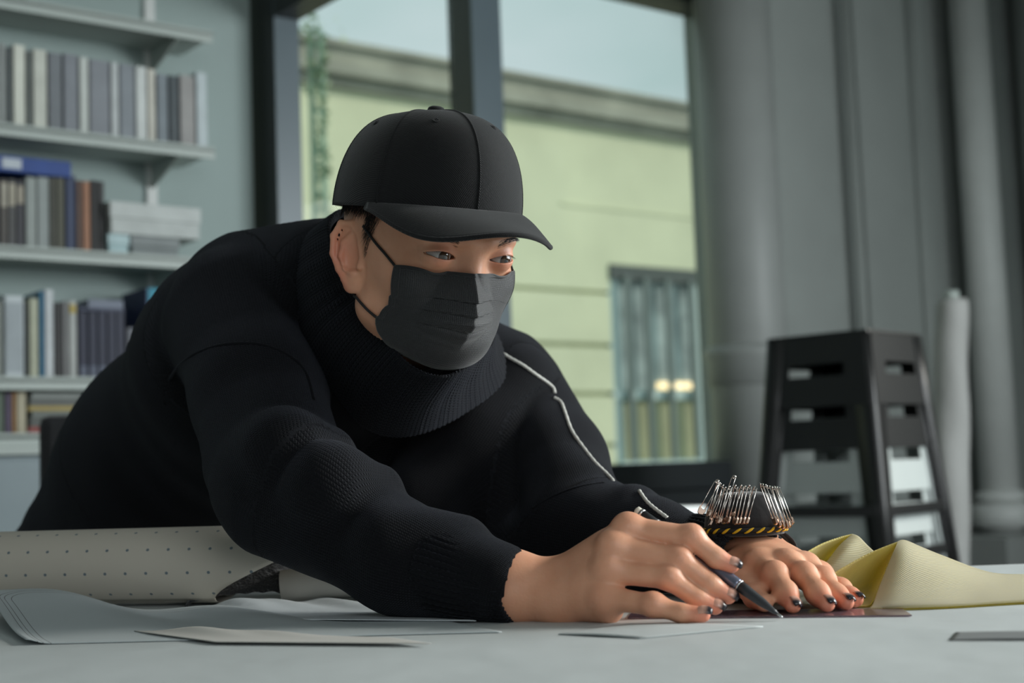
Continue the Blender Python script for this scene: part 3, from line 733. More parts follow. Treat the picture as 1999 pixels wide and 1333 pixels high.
def hA(u, v):
    e = ss(.1, 1, v)
    return .0018+e*(.024*math.exp(-((u-.03)/.22)**2)+.010*math.exp(-((u-.25)/.15)**2)+.006*math.exp(-((u-.62)/.12)**2))+.0015*sn(u*19+v*4)*e+.004*math.exp(-((u-.0)/.03)**2)
sheet('pattern_sheet', [(50, 1262), (980, 1238), (760, 1195), (-40, 1204)], hA, M_line, 'grey-white pattern sheet with curved pencil lines, its left edge curling up', 90, 50)
M_pap2 = mat('warm_paper', (.58, .57, .54), .7, bump=.3, bscale=10, bdist=.003)
def hB(u, v): return .0036+.006*math.exp(-((v-1)/.4)**2)*(math.exp(-((u-.25)/.14)**2)+.5*math.exp(-((u-.55)/.16)**2))*4*u*(1-u)
sheet('loose_sheet', [(420, 1262), (842, 1266), (760, 1254), (262, 1240)], hB, M_pap2, 'warm white loose sheet with a wavy edge in front of the pattern sheet', 70, 20)
def hC(u, v): return .0034+.007*math.exp(-((v-.9)/.3)**2)*(math.exp(-((u-.3)/.2)**2)+.4*sn(u*9)**2)
sheet('creased_sheet', [(520, 1216), (930, 1220), (660, 1176), (400, 1194)], hC, mat('creased_paper', (.62, .67, .70), .6, bump=.5, bscale=20, bdist=.004), 'creased white sheet under the black sleeve, beside the dotted roll', 70, 30)
def hD(u, v): return .0016+.0025*math.exp(-((v-.5)/.5)**2)*sn(u*3.1)
sheet('flat_sheet', [(1090, 1242), (1250, 1250), (1490, 1227), (1230, 1221)], hD, M_paperT, 'flat white sheet lying under the writing hand', 50, 16)
o = sheet('dark_strip', [(1852, 1254), (2120, 1254), (2120, 1238), (1866, 1238)], lambda u, v: .0015+.0008*sn(u*3), mat('slate_card', (.22, .23, .235), .5), 'dark grey card strip at the right end of the table', 20, 8, cat='card', thick=.0002)
# dotted paper roll
def dotted():
    m = mat('dotted_paper', (.47, .43, .37), .65, bump=.05, bscale=30); n = m.node_tree; b = n.nodes['Principled BSDF']
    at = n.nodes.new('ShaderNodeAttribute'); at.attribute_name = 'kuv'
    vm = n.nodes.new('ShaderNodeVectorMath'); vm.operation = 'FRACTION'; n.links.new(at.outputs['Vector'], vm.inputs[0])
    sb_ = n.nodes.new('ShaderNodeVectorMath'); sb_.operation = 'SUBTRACT'; sb_.inputs[1].default_value = (.5, .5, 0); n.links.new(vm.outputs[0], sb_.inputs[0])
    ml = n.nodes.new('ShaderNodeVectorMath'); ml.operation = 'MULTIPLY'; ml.inputs[1].default_value = (1, 1.2, 0); n.links.new(sb_.outputs[0], ml.inputs[0])
    ln = n.nodes.new('ShaderNodeVectorMath'); ln.operation = 'LENGTH'; n.links.new(ml.outputs[0], ln.inputs[0])
    lt = n.nodes.new('ShaderNodeMath'); lt.operation = 'LESS_THAN'; lt.inputs[1].default_value = .075; n.links.new(ln.outputs['Value'], lt.inputs[0])
    mx = n.nodes.new('ShaderNodeMix'); mx.data_type = 'RGBA'; n.links.new(lt.outputs[0], mx.inputs['Factor']); mx.inputs[6].default_value = (.60, .555, .48, 1); mx.inputs[7].default_value = (.15, .19, .22, 1)
    n.links.new(mx.outputs[2], b.inputs['Base Color']); return m
M_dot = dotted()
RR = .0385
pa = T(-170, 1190, ZT+.002)+Vector((0, RR, RR)); pb2 = T(600, 1184, ZT+.002)+Vector((0, RR, RR))
pa.z = pb2.z = ZT+.003+RR
axr = (pb2-pa); Lr = axr.length; axr.normalize(); sidev = Vector((0, 0, 1)).cross(axr)
V = []; nu, nv = 90, 40; KU = []
for j in range(nv):
    s = j/(nv-1)
    for i in range(nu):
        u = i/(nu-1); an = math.radians(-60)+u*math.radians(660); rr = RR-.0022*u+.0004
        endcut = Lr-.0*u
        cut = Lr*s
        # the paper's right end is cut on a slant, so the lower front stops short
        fr_ = max(0, -math.cos(an-math.radians(60)))if False else 0
        sl = .10*ss(.2, 1.0, .5-.5*math.sin(an))*ss(0, 1, .5-.5*math.cos(an) if False else 1)
        cut = (Lr-sl)*s
        V.append(pa+axr*cut+(-sidev*math.cos(an)+Vector((0, 0, math.sin(an))))*rr); KU.append((cut/.0235, u*660*math.pi/180*RR/.0235, 0))
Fc = [(j*nu+i, j*nu+i+1, (j+1)*nu+i+1, (j+1)*nu+i) for j in range(nv-1) for i in range(nu-1)]
o = pyd('dotted_paper_roll', V, Fc, M_dot, None, True); at = o.data.attributes.new('kuv', 'FLOAT_VECTOR', 'POINT'); at.data.foreach_set('vector', np.array(KU, dtype=np.float32).ravel())
md = o.modifiers.new('s', 'SOLIDIFY'); md.thickness = .0005
tag(o, 'beige roll of dotted marker paper lying behind the curled pattern sheet', 'paper roll')
# black boucle scrap and small white tube behind the sleeve
M_bou = mat('black_boucle', (.018, .019, .022), .85, sheen=.6, bump=1.0, bscale=330, bdist=.004)
cb = T(478, 1186, ZT)
V = []; nu, nv = 60, 40
def fb(u, v):
    x = -.064+.106*u; prof = math.sqrt(max(0, 1-((u-.82)/.82)**2)) if u < .82 else math.sqrt(max(0, 1-((u-.82)/.19)**2))
    y = .006+.060*v; h = .047*prof*math.sqrt(max(0, sn(math.pi*min(1, .02+v*.96))))
    return Vector((cb.x+x, cb.y+y+.012, ZT+.0015+h+.0006*sn(u*40+v*31)))
o = grid_mesh('boucle_cloth', fb, nu, nv, M_bou, None); md = o.modifiers.new('s', 'SOLIDIFY'); md.thickness = .001
tag(o, 'black boucle cloth bunched up at the end of the dotted paper roll', 'cloth')
ct = T(640, 1180, ZT+.001); q = Matrix.Translation(ct+Vector((-.005, .035, .019))) @ Matrix.Rotation(math.radians(84), 4, 'Y')
o = lathe('paper_tube', [(.0185, -.045), (.0185, .16), (.0165, .16), (.0165, -.043)], mat('tube_card', (.62, .60, .56), .7), None, 40, q); tag(o, 'small white paper tube lying behind the black sleeve', 'paper tube')
# ---- yellow twill cloth
def twill():
    m = mat('cream_twill', (.64, .62, .34), .85, sheen=.25); n = m.node_tree; b = n.nodes['Principled BSDF']
    at = n.nodes.new('ShaderNodeAttribute'); at.attribute_name = 'kuv'; wv = n.nodes.new('ShaderNodeTexWave'); wv.wave_type = 'BANDS'; wv.bands_direction = 'DIAGONAL'
    n.links.new(at.outputs['Vector'], wv.inputs[0]); wv.inputs['Scale'].default_value = 200; wv.inputs['Distortion'].default_value = .3
    bp = n.nodes.new('ShaderNodeBump'); bp.inputs['Strength'].default_value = .6; bp.inputs['Distance'].default_value = .001
    n.links.new(wv.outputs['Fac'], bp.inputs['Height']); n.links.new(bp.outputs[0], b.inputs['Normal'])
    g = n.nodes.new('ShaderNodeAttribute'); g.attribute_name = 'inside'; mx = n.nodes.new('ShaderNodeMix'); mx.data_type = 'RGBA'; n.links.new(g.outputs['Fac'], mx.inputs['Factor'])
    mx.inputs[6].default_value = (.74, .73, .60, 1); mx.inputs[7].default_value = (.95, .88, .42, 1); n.links.new(mx.outputs[2], b.inputs['Base Color'])  # yellower inside colour paints in the light bouncing within the folds
    tr = n.nodes.new('ShaderNodeBsdfTranslucent'); tr.inputs[0].default_value = (.92, .80, .20, 1); ad = n.nodes.new('ShaderNodeMixShader'); ad.inputs[0].default_value = .52
    n.links.new(b.outputs[0], ad.inputs[1]); n.links.new(tr.outputs[0], ad.inputs[2]); n.links.new(ad.outputs[0], n.nodes['Material Output'].inputs[0])
    return m
M_tw = twill()
def yel():
    V = []; Fc = []; UV = []; IN = []
    def px(l):
        o = []
        for p in l:
            q = P(*p); q.z = max(q.z, ZT+.0028); o.append(q)
        return o
    def patch(curves, inside, m_=10, n_=8):
        cs = [cr_spline(px(c), m_) for c in curves]; nu = len(cs[0]); cols = [cr_spline([c[i] for c in cs], n_) for i in range(nu)]; nv = len(cols[0]); n0 = len(V)
        ulen = sum((cs[0][i+1]-cs[0][i]).length for i in range(nu-1)); vlen = sum((cols[nu//2][i+1]-cols[nu//2][i]).length for i in range(nv-1))
        for j in range(nv):
            for i in range(nu):
                p = cols[i][j]; V.append(Vector((p.x, p.y, max(p.z, ZT+.0028)))); UV.append((ulen*i/(nu-1), vlen*j/(nv-1), 0)); IN.append(inside)
        for j in range(nv-1):
            for i in range(nu-1): a = n0+j*nu+i; Fc.append((a, a+1, a+nu+1, a+nu))
    # hollow of the first fold, its front face, hollow of the second fold, long front face, back
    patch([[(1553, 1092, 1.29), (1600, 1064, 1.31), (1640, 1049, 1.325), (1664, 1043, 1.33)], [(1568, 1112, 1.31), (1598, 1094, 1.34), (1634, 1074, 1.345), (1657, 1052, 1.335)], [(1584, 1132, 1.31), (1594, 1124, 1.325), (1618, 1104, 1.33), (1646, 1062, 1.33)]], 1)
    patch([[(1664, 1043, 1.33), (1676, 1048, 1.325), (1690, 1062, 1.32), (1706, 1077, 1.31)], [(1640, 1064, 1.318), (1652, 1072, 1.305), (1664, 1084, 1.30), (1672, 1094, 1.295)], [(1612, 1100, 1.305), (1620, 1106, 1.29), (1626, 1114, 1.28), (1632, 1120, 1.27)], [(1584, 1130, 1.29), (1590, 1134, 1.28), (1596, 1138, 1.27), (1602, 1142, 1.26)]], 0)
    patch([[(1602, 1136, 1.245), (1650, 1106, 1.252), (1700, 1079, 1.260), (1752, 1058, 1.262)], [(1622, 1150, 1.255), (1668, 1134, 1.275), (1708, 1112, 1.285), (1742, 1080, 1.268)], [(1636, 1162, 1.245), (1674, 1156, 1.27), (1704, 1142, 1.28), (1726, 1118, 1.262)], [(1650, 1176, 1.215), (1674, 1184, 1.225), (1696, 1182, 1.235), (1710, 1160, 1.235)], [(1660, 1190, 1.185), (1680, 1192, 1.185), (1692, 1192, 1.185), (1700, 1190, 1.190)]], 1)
    R = [[(1752, 1058, 1.262), (1770, 1056, 1.27), (1824, 1081, 1.28), (1894, 1109, 1.28), (1947, 1120, 1.28), (2010, 1122, 1.28), (2120, 1124, 1.28)],
         [(1736, 1098, 1.240), (1765, 1092, 1.235), (1822, 1108, 1.235), (1890, 1127, 1.235), (1945, 1136, 1.235), (2010, 1138, 1.235), (2120, 1138, 1.235)],
         [(1716, 1148, 1.205), (1752, 1142, 1.195), (1815, 1148, 1.19), (1885, 1156, 1.19), (1942, 1158, 1.19), (2010, 1158, 1.19), (2120, 1156, 1.19)],
         [(1704, 1180, 1.175), (1745, 1180, 1.160), (1815, 1180, 1.155), (1885, 1178, 1.158), (1942, 1174, 1.163), (2010, 1171, 1.168), (2120, 1168, 1.17)],
         [(1698, 1193, 1.165), (1740, 1197, 1.158), (1815, 1194, 1.158), (1885, 1189, 1.160), (1942, 1184, 1.165), (2010, 1179, 1.17), (2120, 1174, 1.175)]]
    patch(R, 0)
    patch([R[0], [(1780, 1080, 1.35), (1800, 1078, 1.35), (1850, 1092, 1.36), (1910, 1112, 1.36), (1955, 1122, 1.36), (2015, 1124, 1.36), (2125, 1126, 1.36)], [(1800, 1140, 1.39), (1820, 1140, 1.39), (1860, 1140, 1.40), (1920, 1140, 1.40), (1960, 1140, 1.40), (2020, 1140, 1.40), (2130, 1140, 1.40)]], 0)
    patch([[(1664, 1043, 1.33), (1676, 1048, 1.325), (1690, 1062, 1.32), (1706, 1077, 1.31), (1730, 1070, 1.29), (1752, 1058, 1.262)], [(1690, 1100, 1.38), (1700, 1100, 1.38), (1715, 1100, 1.38), (1730, 1100, 1.38), (1760, 1100, 1.38), (1780, 1100, 1.38)], [(1700, 1140, 1.40), (1710, 1140, 1.40), (1720, 1140, 1.40), (1740, 1140, 1.40), (1770, 1140, 1.40), (1800, 1140, 1.39)]], 0)
    o = pyd('yellow_cloth', V, Fc, M_tw, None, True)
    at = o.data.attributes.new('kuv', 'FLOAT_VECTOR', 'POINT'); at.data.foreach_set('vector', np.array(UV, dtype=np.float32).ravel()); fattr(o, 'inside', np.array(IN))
    md = o.modifiers.new('s', 'SOLIDIFY'); md.thickness = .0012; md.offset = 0
    return o
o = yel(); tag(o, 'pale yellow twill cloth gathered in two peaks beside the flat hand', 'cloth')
# ---- translucent ruler under the left hand
M_rul = bpy.data.materials.new('pink_acrylic'); M_rul.use_nodes = True; b = M_rul.node_tree.nodes['Principled BSDF']
b.inputs['Base Color'].default_value = (.62, .46, .54, 1); b.inputs['Roughness'].default_value = .12; b.inputs['Transmission Weight'].default_value = .85; b.inputs['IOR'].default_value = 1.49
a1 = T(1225, 1204, ZT+.003); a2 = T(1780, 1199, ZT+.003); a3 = T(1760, 1186, ZT+.003); a4 = T(1235, 1192, ZT+.003)
V = [Vector((p.x, p.y, z)) for z in (ZT+.0016, ZT+.0026) for p in (a1, a2, a3, a4)]
rul = pyd('acrylic_ruler', V, [(3, 2, 1, 0), (4, 5, 6, 7), (0, 1, 5, 4), (1, 2, 6, 5), (2, 3, 7, 6), (3, 0, 4, 7)], M_rul)
tag(rul, 'thin pink translucent acrylic ruler under the flat hand', 'ruler')
# ---- pencil
tip = T(1526, 1204, ZT+.004); top = P(1243, 996, 1.185)
dv = (tip-top); Lp = dv.length; dn = dv.normalized(); q = dn.to_track_quat('-Z', 'Y').to_matrix().to_4x4()
Mp = Matrix.Translation(tip) @ q      # local +z runs from the tip to the far end
pen = empty('mechanical_pencil', tip)
def pp(name, prof, mt, n=20):
    o = lathe(name, prof, mt, None, n, Mp); parent_keep(o, pen); return o
M_pb = mat('pencil_black', (.03, .033, .038), .35); M_pg = mat('pencil_blue_grey', (.17, .19, .26), .25, .5); M_era = mat('eraser_white', (.75, .72, .62), .8)
pp('lead_sleeve', [(.0004, -.001), (.0009, .0), (.0011, .006)], M_metal)
pp('grip_section', [(.0011, .004), (.002, .008), (.0036, .018), (.0045, .034), (.0048, .0415)], M_pb)
pp('ring', [(.0051, .041), (.0052, .0425)], M_metal)
pp('barrel', [(.0048, .0415), (.005, .045), (.005, Lp-.022)], M_pg)
pp('upper_barrel', [(.005, Lp-.022), (.0043, Lp-.018), (.0042, Lp-.006)], M_pb)
pp('ferrule', [(.0044, Lp-.0065), (.0044, Lp-.004)], M_metal); pp('eraser', [(.0037, Lp-.005), (.0037, Lp), (.002, Lp+.001)], M_era)
tag(pen, 'blue-grey and black mechanical pencil held in the writing hand', 'pencil')
# ================================================================== PERSON
HO = P(828, 500, 1.345); PHI = math.radians(34); HP = math.radians(13)
fF = Vector((math.sin(PHI), -math.cos(PHI), 0)); hl = Vector((math.cos(PHI), math.sin(PHI), 0))
hf = fF*math.cos(HP)-Vector((0, 0, 1))*math.sin(HP); hu = Vector((0, 0, 1))*math.cos(HP)+fF*math.sin(HP)
HR = Matrix((hl, -hf, hu)).transposed()
def H(x, y, z): return HO+HR @ Vector((x, y, z))
person = empty('person', (P(214, 1147, 2.0).x, P(214, 1147, 2.0).y, 0))
tag(person, 'person in black cap, face mask and knit sweater leaning over the table drawing', 'person')
# ---------- head
EY = (.0325, -.0775, .006)
def almond(cx):
    def f(Q):
        q = (Q[:, 0]-cx)*(1 if cx > 0 else -1); z = Q[:, 2]-EY[2]-q*.10
        t = np.clip(1-(q/.0150)**2, -1, 1)
        d = np.maximum(z-.0036*t, -.0031*t-z)
        return np.maximum(d, Q[:, 1]-(EY[1]-.002))*.85
    return Fn(f, (cx, EY[1]-.01, EY[2]), .022)
def earnodes(s):
    E = np.array([s*.0655, -.003, -.004]); eo = np.array([s*.50, .87, 0]); eo /= np.linalg.norm(eo); en = np.array([s*.87, -.50, 0]); eu = np.array([0, .12, 1.]); eu /= np.linalg.norm(eu)
    def g(p, q, n=0): return E+eo*p*.95+eu*q*.92+en*n
    Rm_ = np.stack([eo, eu, en], 1)
    plate = U([Ell(g(.015, .002, .000), (.0165, .030, .0026), Rm_), Ell(g(.011, -.027, .001), (.0095, .0095, .0042), Rm_)], .006)
    hx = [(.001, .003, .004), (.002, .020, .003), (.012, .0325, .003), (.025, .0315, .003), (.0335, .018, .003), (.0335, .000, .003), (.027, -.015, .002), (.019, -.026, .002)]
    hel = U([Cone(g(*hx[i]), g(*hx[i+1]), .0030, .0031) for i in range(len(hx)-1)], .002)
    ah = [(.012, .021, .003), (.021, .012, .0035), (.0235, -.001, .0035), (.018, -.013, .003), (.010, -.017, .003)]
    anh = U([Cone(g(*ah[i]), g(*ah[i+1]), .0028, .0030) for i in range(len(ah)-1)], .002)
    ear = U([plate, hel], .0025); ear = Sub(ear, Ell(g(.0255, .010, .0058), (.0042, .015, .0024), Rm_), .003)
    ear = U([ear, anh], .003); ear = Sub(ear, Ell(g(.0115, -.001, .0060), (.0090, .0130, .0060), Rm_), .002)
    return U([ear, Cone(g(.000, -.004, .003), g(.0015, -.010, .004), .0034), Cone(g(.0, .02, -.002), g(.0, -.02, -.002), .004)], .003)
head = U([Ell((0, .006, .038), (.0720, .088, .078)), Ell((0, -.027, -.010), (.0640, .0605, .074)), Ell((0, -.036, -.054), (.043, .038, .033)),
          Cone((.052, -.005, -.050), (.018, -.056, -.071), .015, .012), Cone((-.052, -.005, -.050), (-.018, -.056, -.071), .015, .012), Ell((0, -.064, -.074), (.015, .012, .012))], .03)
head = U([head, Ell((.040, -.051, -.018), (.019, .018, .016)), Ell((-.040, -.051, -.018), (.019, .018, .016))], .02)
head = U([head, Cone((.010, -.090, .021), (.042, -.078, .023), .0085, .007), Cone((-.010, -.090, .021), (-.042, -.078, .023), .0085, .007)], .014)
head = Sub(head, U([Ell((.034, -.103, .000), (.019, .0165, .012)), Ell((-.034, -.103, .000), (.019, .0165, .012))], .002), .014)
head = U([head, Cone((0, -.085, .016), (0, -.090, -.018), .0064, .0070), Cone((.006, -.086, -.024), (-.006, -.086, -.024), .0050)], .012)
lids = U([Ell((s*EY[0], EY[1], EY[2]), (.0146, .0138, .0130)) for s in (-1, 1)], .001)
head = U([head, lids], .006)
# upper lid crease and lips
head = U([head, Cone((.018, -.078, -.047), (-.018, -.078, -.047), .005), Cone((.014, -.076, -.054), (-.014, -.076, -.054), .0055)], .006)
head = Sub(head, U([almond(EY[0]), almond(-EY[0])], .0005), .0009)
head = U([head, earnodes(-1), earnodes(1)], .004)
head = Xf(head, HO, np.array(HR))
nb = P(665, 650, 1.53)
neck = U([Cone(H(0, .030, -.03), nb, .050, .055), Cone(H(0, .005, -.065), nb+Vector((.02, -.03, 0)), .045, .05)], .03)
def pc(l): return [Vector(P(*a)) for a in l]
def chain(pts, rad, k=.004): return U([Cone(pts[i], pts[i+1], rad[i], rad[i+1]) for i in range(len(pts)-1)], k)
# ---------- right hand (writing): back of the hand towards the camera
RF = [pc([(1225, 1032, 1.160), (1350, 1049, 1.146), (1398, 1089, 1.141), (1428, 1103, 1.139)]),
      pc([(1196, 1068, 1.152), (1325, 1092, 1.139), (1386, 1140, 1.134), (1421, 1163, 1.133)]),
      pc([(1186, 1112, 1.148), (1306, 1128, 1.133), (1362, 1168, 1.129), (1396, 1184, 1.128)]),
      pc([(1180, 1166, 1.143), (1275, 1181, 1.120), (1330, 1197, 1.112), (1372, 1205, 1.108)])]
RFr = [[.0105, .0092, .0080, .0066], [.0108, .0095, .0082, .0068], [.0105, .0090, .0080, .0066], [.0100, .0082, .0074, .0062]]
def fix(pts, rs):                      # keep every joint above the table top
    for p, r in zip(pts, rs): p.z = max(p.z, .7630+r*.93)
for a, b in zip(RF, RFr): fix(a, b)
rw1, rw2 = P(1100, 1137, 1.190), P(1092, 1172, 1.177)
palmR = U([Cone(rw1, RF[0][0], .0165, .0105), Cone(rw1, RF[1][0], .0165, .0120), Cone(rw2, RF[2][0], .0165, .0125), Cone(rw2, RF[3][0], .0165, .0115),
           Cone(rw2+Vector((.01, .004, 0)), P(1188, 1188, 1.150), .0150, .0125), Cone(rw1+Vector((0, .012, 0)), P(1190, 1075, 1.175), .016, .014)], .012)
fR = U([chain(a, b, .0035) for a, b in zip(RF, RFr)], .0012)
thR = pc([(1120, 1135, 1.205), (1205, 1112, 1.212), (1300, 1108, 1.196), (1368, 1128, 1.172)])
thumbR = chain(thR, [.016, .0125, .0105, .0080], .006)
kn = U([Ell(RF[i][1]+Vector((0, -.0015, .0012)), (.0088, .0088, .0088)) for i in range(4)]+[Ell(RF[i][0]+Vector((.000, -.0035, .003)), (.0105, .009, .0095)) for i in range(3)], .002)
handR = U([U([palmR, fR], .009), thumbR, kn], .007)
# creases between neighbouring fingers are left sharp by the tiny blend above
elR = P(560, 950, 1.33); shR = P(480, 640, 1.55)
armR = U([Cone(shR, elR, .052, .043), Cone(elR, P(985, 1146, 1.20), .045, .026), Cone(P(1000, 1126, 1.203), rw1, .0220, .0160), Cone(P(1000, 1160, 1.192), rw2, .0220, .0170)], .02)
# ---------- left hand (flat): seen from the fingertips
LF = [pc([(1482, 1104, 1.232), (1513, 1121, 1.192), (1535, 1158, 1.164), (1548, 1189, 1.148)]),
      pc([(1536, 1104, 1.222), (1570, 1123, 1.192), (1596, 1158, 1.164), (1614, 1187, 1.148)]),
      pc([(1572, 1108, 1.235), (1606, 1132, 1.202), (1633, 1163, 1.174), (1652, 1184, 1.158)]),
      pc([(1600, 1124, 1.250), (1640, 1152, 1.214), (1660, 1172, 1.192), (1672, 1181, 1.182)])]
LFr = [[.0110, .0094, .0084, .0068], [.0112, .0095, .0086, .0070], [.0105, .0094, .0082, .0067], [.0095, .0082, .0072, .0060]]
for a, b in zip(LF, LFr): fix(a, b)
lw1, lw2 = P(1448, 1082, 1.300), P(1492, 1084, 1.305)
palmL = U([Cone(lw1, LF[0][0], .0165, .0135), Cone(lw1.lerp(lw2, .4), LF[1][0], .0170, .0135), Cone(lw2, LF[2][0], .0165, .0125), Cone(lw2, LF[3][0], .0160, .0110)], .014)
fL = U([chain(a, b, .009) for a, b in zip(LF, LFr)], .0012)
thL = pc([(1432, 1110, 1.270), (1452, 1138, 1.225), (1474, 1165, 1.185), (1492, 1183, 1.160)])
fix(thL, [.016, .0125, .0105, .008])
thumbL = chain(thL, [.0155, .0115, .0092, .0072], .006)
knL = U([Ell(LF[i][1]+Vector((0, -.001, .0015)), (.0074, .0072, .0070)) for i in range(4)]+[Ell(LF[i][0]+Vector((.000, -.000, .0015)), (.0100, .011, .0095)) for i in range(4)], .002)
handL = U([U([palmL, fL], .008), thumbL, knL, Cone(P(1468, 1118, 1.245), P(1500, 1156, 1.195), .012, .010)], .007)
elL = P(1110, 1010, 1.50); shL = P(985, 770, 1.66); cuL = P(1420, 1100, 1.345)
armL = U([Cone(shL, elL, .036, .032), Cone(elL, cuL, .032, .024), Cone(cuL, lw1, .026, .018), Cone(cuL, lw2, .026, .018)], .02)
# ---------- trunk
hip = P(214, 1147, 2.0); mid = P(350, 914, 1.85); che = P(600, 760, 1.66)
trunk = U([Cone(hip, mid, .115, .10), Cone(mid, che, .10, .115), Cone(shR, shL, .05, .045), Cone(che, nb, .10, .06)], .05)
legs_ = []
for s in (-1, 1):
    hj = hip+Vector((.05+.09*s, .02*s, -.06)); kn_ = Vector((hj.x+.03, hj.y-.02, .48)); an_ = Vector((hj.x-.02, hj.y+.10, .09))
    legs_.append((hj, kn_, an_))
legsN = U([U([Cone(a, b, .07, .05), Cone(b, c, .048, .032)], .02) for a, b, c in legs_], .02)
body = U([head, neck, trunk, U([armR, handR], .012), U([armL, handL], .012), legsN], .02)
e1, e2 = H(-EY[0], EY[1]-.012, EY[2]), H(EY[0], EY[1]-.012, EY[2])
fx = [(-.17, .33, .0016), (min(e1.x, e2.x)-.022, max(e1.x, e2.x)+.022, .0010)]; fy = [(1.06, 1.50, .0016), (min(e1.y, e2.y)-.016, max(e1.y, e2.y)+.016, .0010)]
fz = [(.755, .865, .0016), (.96, 1.14, .0016), (min(e1.z, e2.z)-.012, max(e1.z, e2.z)+.012, .0009)]
V, Q = surf(body, axis(-.85, .36, .006, fx), axis(1.05, 2.3, .006, fy), axis(.02, 1.25, .006, fz))
# skin colour map carried on the vertices: redness of ears, knuckles and finger tips
def near(V, pts, rad):
    d = np.full(len(V), 1e9)
    for p in pts: d = np.minimum(d, np.linalg.norm(V-A(p), axis=1))
    return np.clip(1-d/rad, 0, 1)
LH = (V-A(HO))@np.array(HR)
red = np.maximum.reduce([near(V, [f[1] for f in RF+LF], .014)*.55, near(V, [f[3] for f in RF+LF], .016)*.9, near(V, [f[0] for f in RF+LF], .016)*.35,
                         near(V, [H(-.085, .02, -.032)], .024)*1.1, near(V, [H(-.088, .015, -.004)], .030)*.6, near(V, [H(-EY[0], EY[1]-.012, EY[2]), H(EY[0], EY[1]-.012, EY[2])], .017)*.5])
bo = np_mesh('body', V, Q, None, None)
fattr(bo, 'red', red)
def skin_mat():
    m = bpy.data.materials.new('skin'); m.use_nodes = True; n = m.node_tree; b = n.nodes['Principled BSDF']
    at = n.nodes.new('ShaderNodeAttribute'); at.attribute_name = 'red'; tcn = n.nodes.new('ShaderNodeTexCoord')
    z = n.nodes.new('ShaderNodeTexNoise'); z.inputs['Scale'].default_value = 55; z.inputs['Detail'].default_value = 6; n.links.new(tcn.outputs['Object'], z.inputs[0])
    mx = n.nodes.new('ShaderNodeMix'); mx.data_type = 'RGBA'; n.links.new(z.outputs['Fac'], mx.inputs['Factor'])
    mx.inputs[6].default_value = (.66, .305, .18, 1); mx.inputs[7].default_value = (.80, .425, .275, 1)
    m2 = n.nodes.new('ShaderNodeMix'); m2.data_type = 'RGBA'; n.links.new(at.outputs['Fac'], m2.inputs['Factor']); n.links.new(mx.outputs[2], m2.inputs[6]); m2.inputs[7].default_value = (.72, .20, .13, 1)
    n.links.new(m2.outputs[2], b.inputs['Base Color']); b.inputs['Roughness'].default_value = .45
    b.inputs['Subsurface Weight'].default_value = .25; b.inputs['Subsurface Scale'].default_value = .004; b.inputs['Subsurface Radius'].default_value = (1, .35, .2)
    z2 = n.nodes.new('ShaderNodeTexNoise'); z2.inputs['Scale'].default_value = 420; z2.inputs['Detail'].default_value = 4; n.links.new(tcn.outputs['Object'], z2.inputs[0])
    bp = n.nodes.new('ShaderNodeBump'); bp.inputs['Strength'].default_value = .25; bp.inputs['Distance'].default_value = .0007; n.links.new(z2.outputs['Fac'], bp.inputs['Height']); n.links.new(bp.outputs[0], b.inputs['Normal'])
    return m
M_skin = skin_mat(); bo.data.materials.append(M_skin); parent_keep(bo, person)
# ---------- eyes
def eye_mat():
    m = bpy.data.materials.new('eye'); m.use_nodes = True; n = m.node_tree; b = n.nodes['Principled BSDF']
    tcn = n.nodes.new('ShaderNodeTexCoord'); sx = n.nodes.new('ShaderNodeSeparateXYZ'); n.links.new(tcn.outputs['Object'], sx.inputs[0])
    c = n.nodes.new('ShaderNodeCombineXYZ'); n.links.new(sx.outputs[0], c.inputs[0]); n.links.new(sx.outputs[1], c.inputs[1])
    ln = n.nodes.new('ShaderNodeVectorMath'); ln.operation = 'LENGTH'; n.links.new(c.outputs[0], ln.inputs[0])
    r = n.nodes.new('ShaderNodeValToRGB'); r.color_ramp.interpolation = 'LINEAR'; E = r.color_ramp.elements
    mm = n.nodes.new('ShaderNodeMath'); mm.operation = 'MULTIPLY'; mm.inputs[1].default_value = 100; n.links.new(ln.outputs['Value'], mm.inputs[0]); n.links.new(mm.outputs[0], r.inputs[0])
    E[0].position = 0; E[0].color = (.003, .003, .003, 1); E[1].position = 1; E[1].color = (.48, .42, .40, 1)
    for p, cc_ in ((.21, (.003, .003, .003)), (.24, (.07, .035, .018)), (.52, (.05, .025, .015)), (.58, (.015, .010, .008)), (.64, (.50, .47, .46))):
        e = E.new(p); e.color = (*cc_, 1)
    n.links.new(r.outputs[0], b.inputs['Base Color']); b.inputs['Roughness'].default_value = .06; b.inputs['Coat Weight'].default_value = .5; b.inputs['Coat Roughness'].default_value = .02
    return m
M_eye = eye_mat()
gz = (HR @ Vector((.12, -1, -.13))).normalized()
for s in (-1, 1):
    bm = bmesh.new(); bmesh.ops.create_uvsphere(bm, u_segments=48, v_segments=32, radius=.0124)
    me = bpy.data.meshes.new('eye'); bm.to_mesh(me); bm.free(); o = link('eye', me, M_eye, None, True)
    M_ = gz.to_track_quat('Z', 'Y').to_matrix().to_4x4(); M_.translation = H(s*EY[0], EY[1], EY[2])
    o.parent = person; o.matrix_parent_inverse = Matrix.Translation(person.location).inverted(); o.matrix_basis = M_
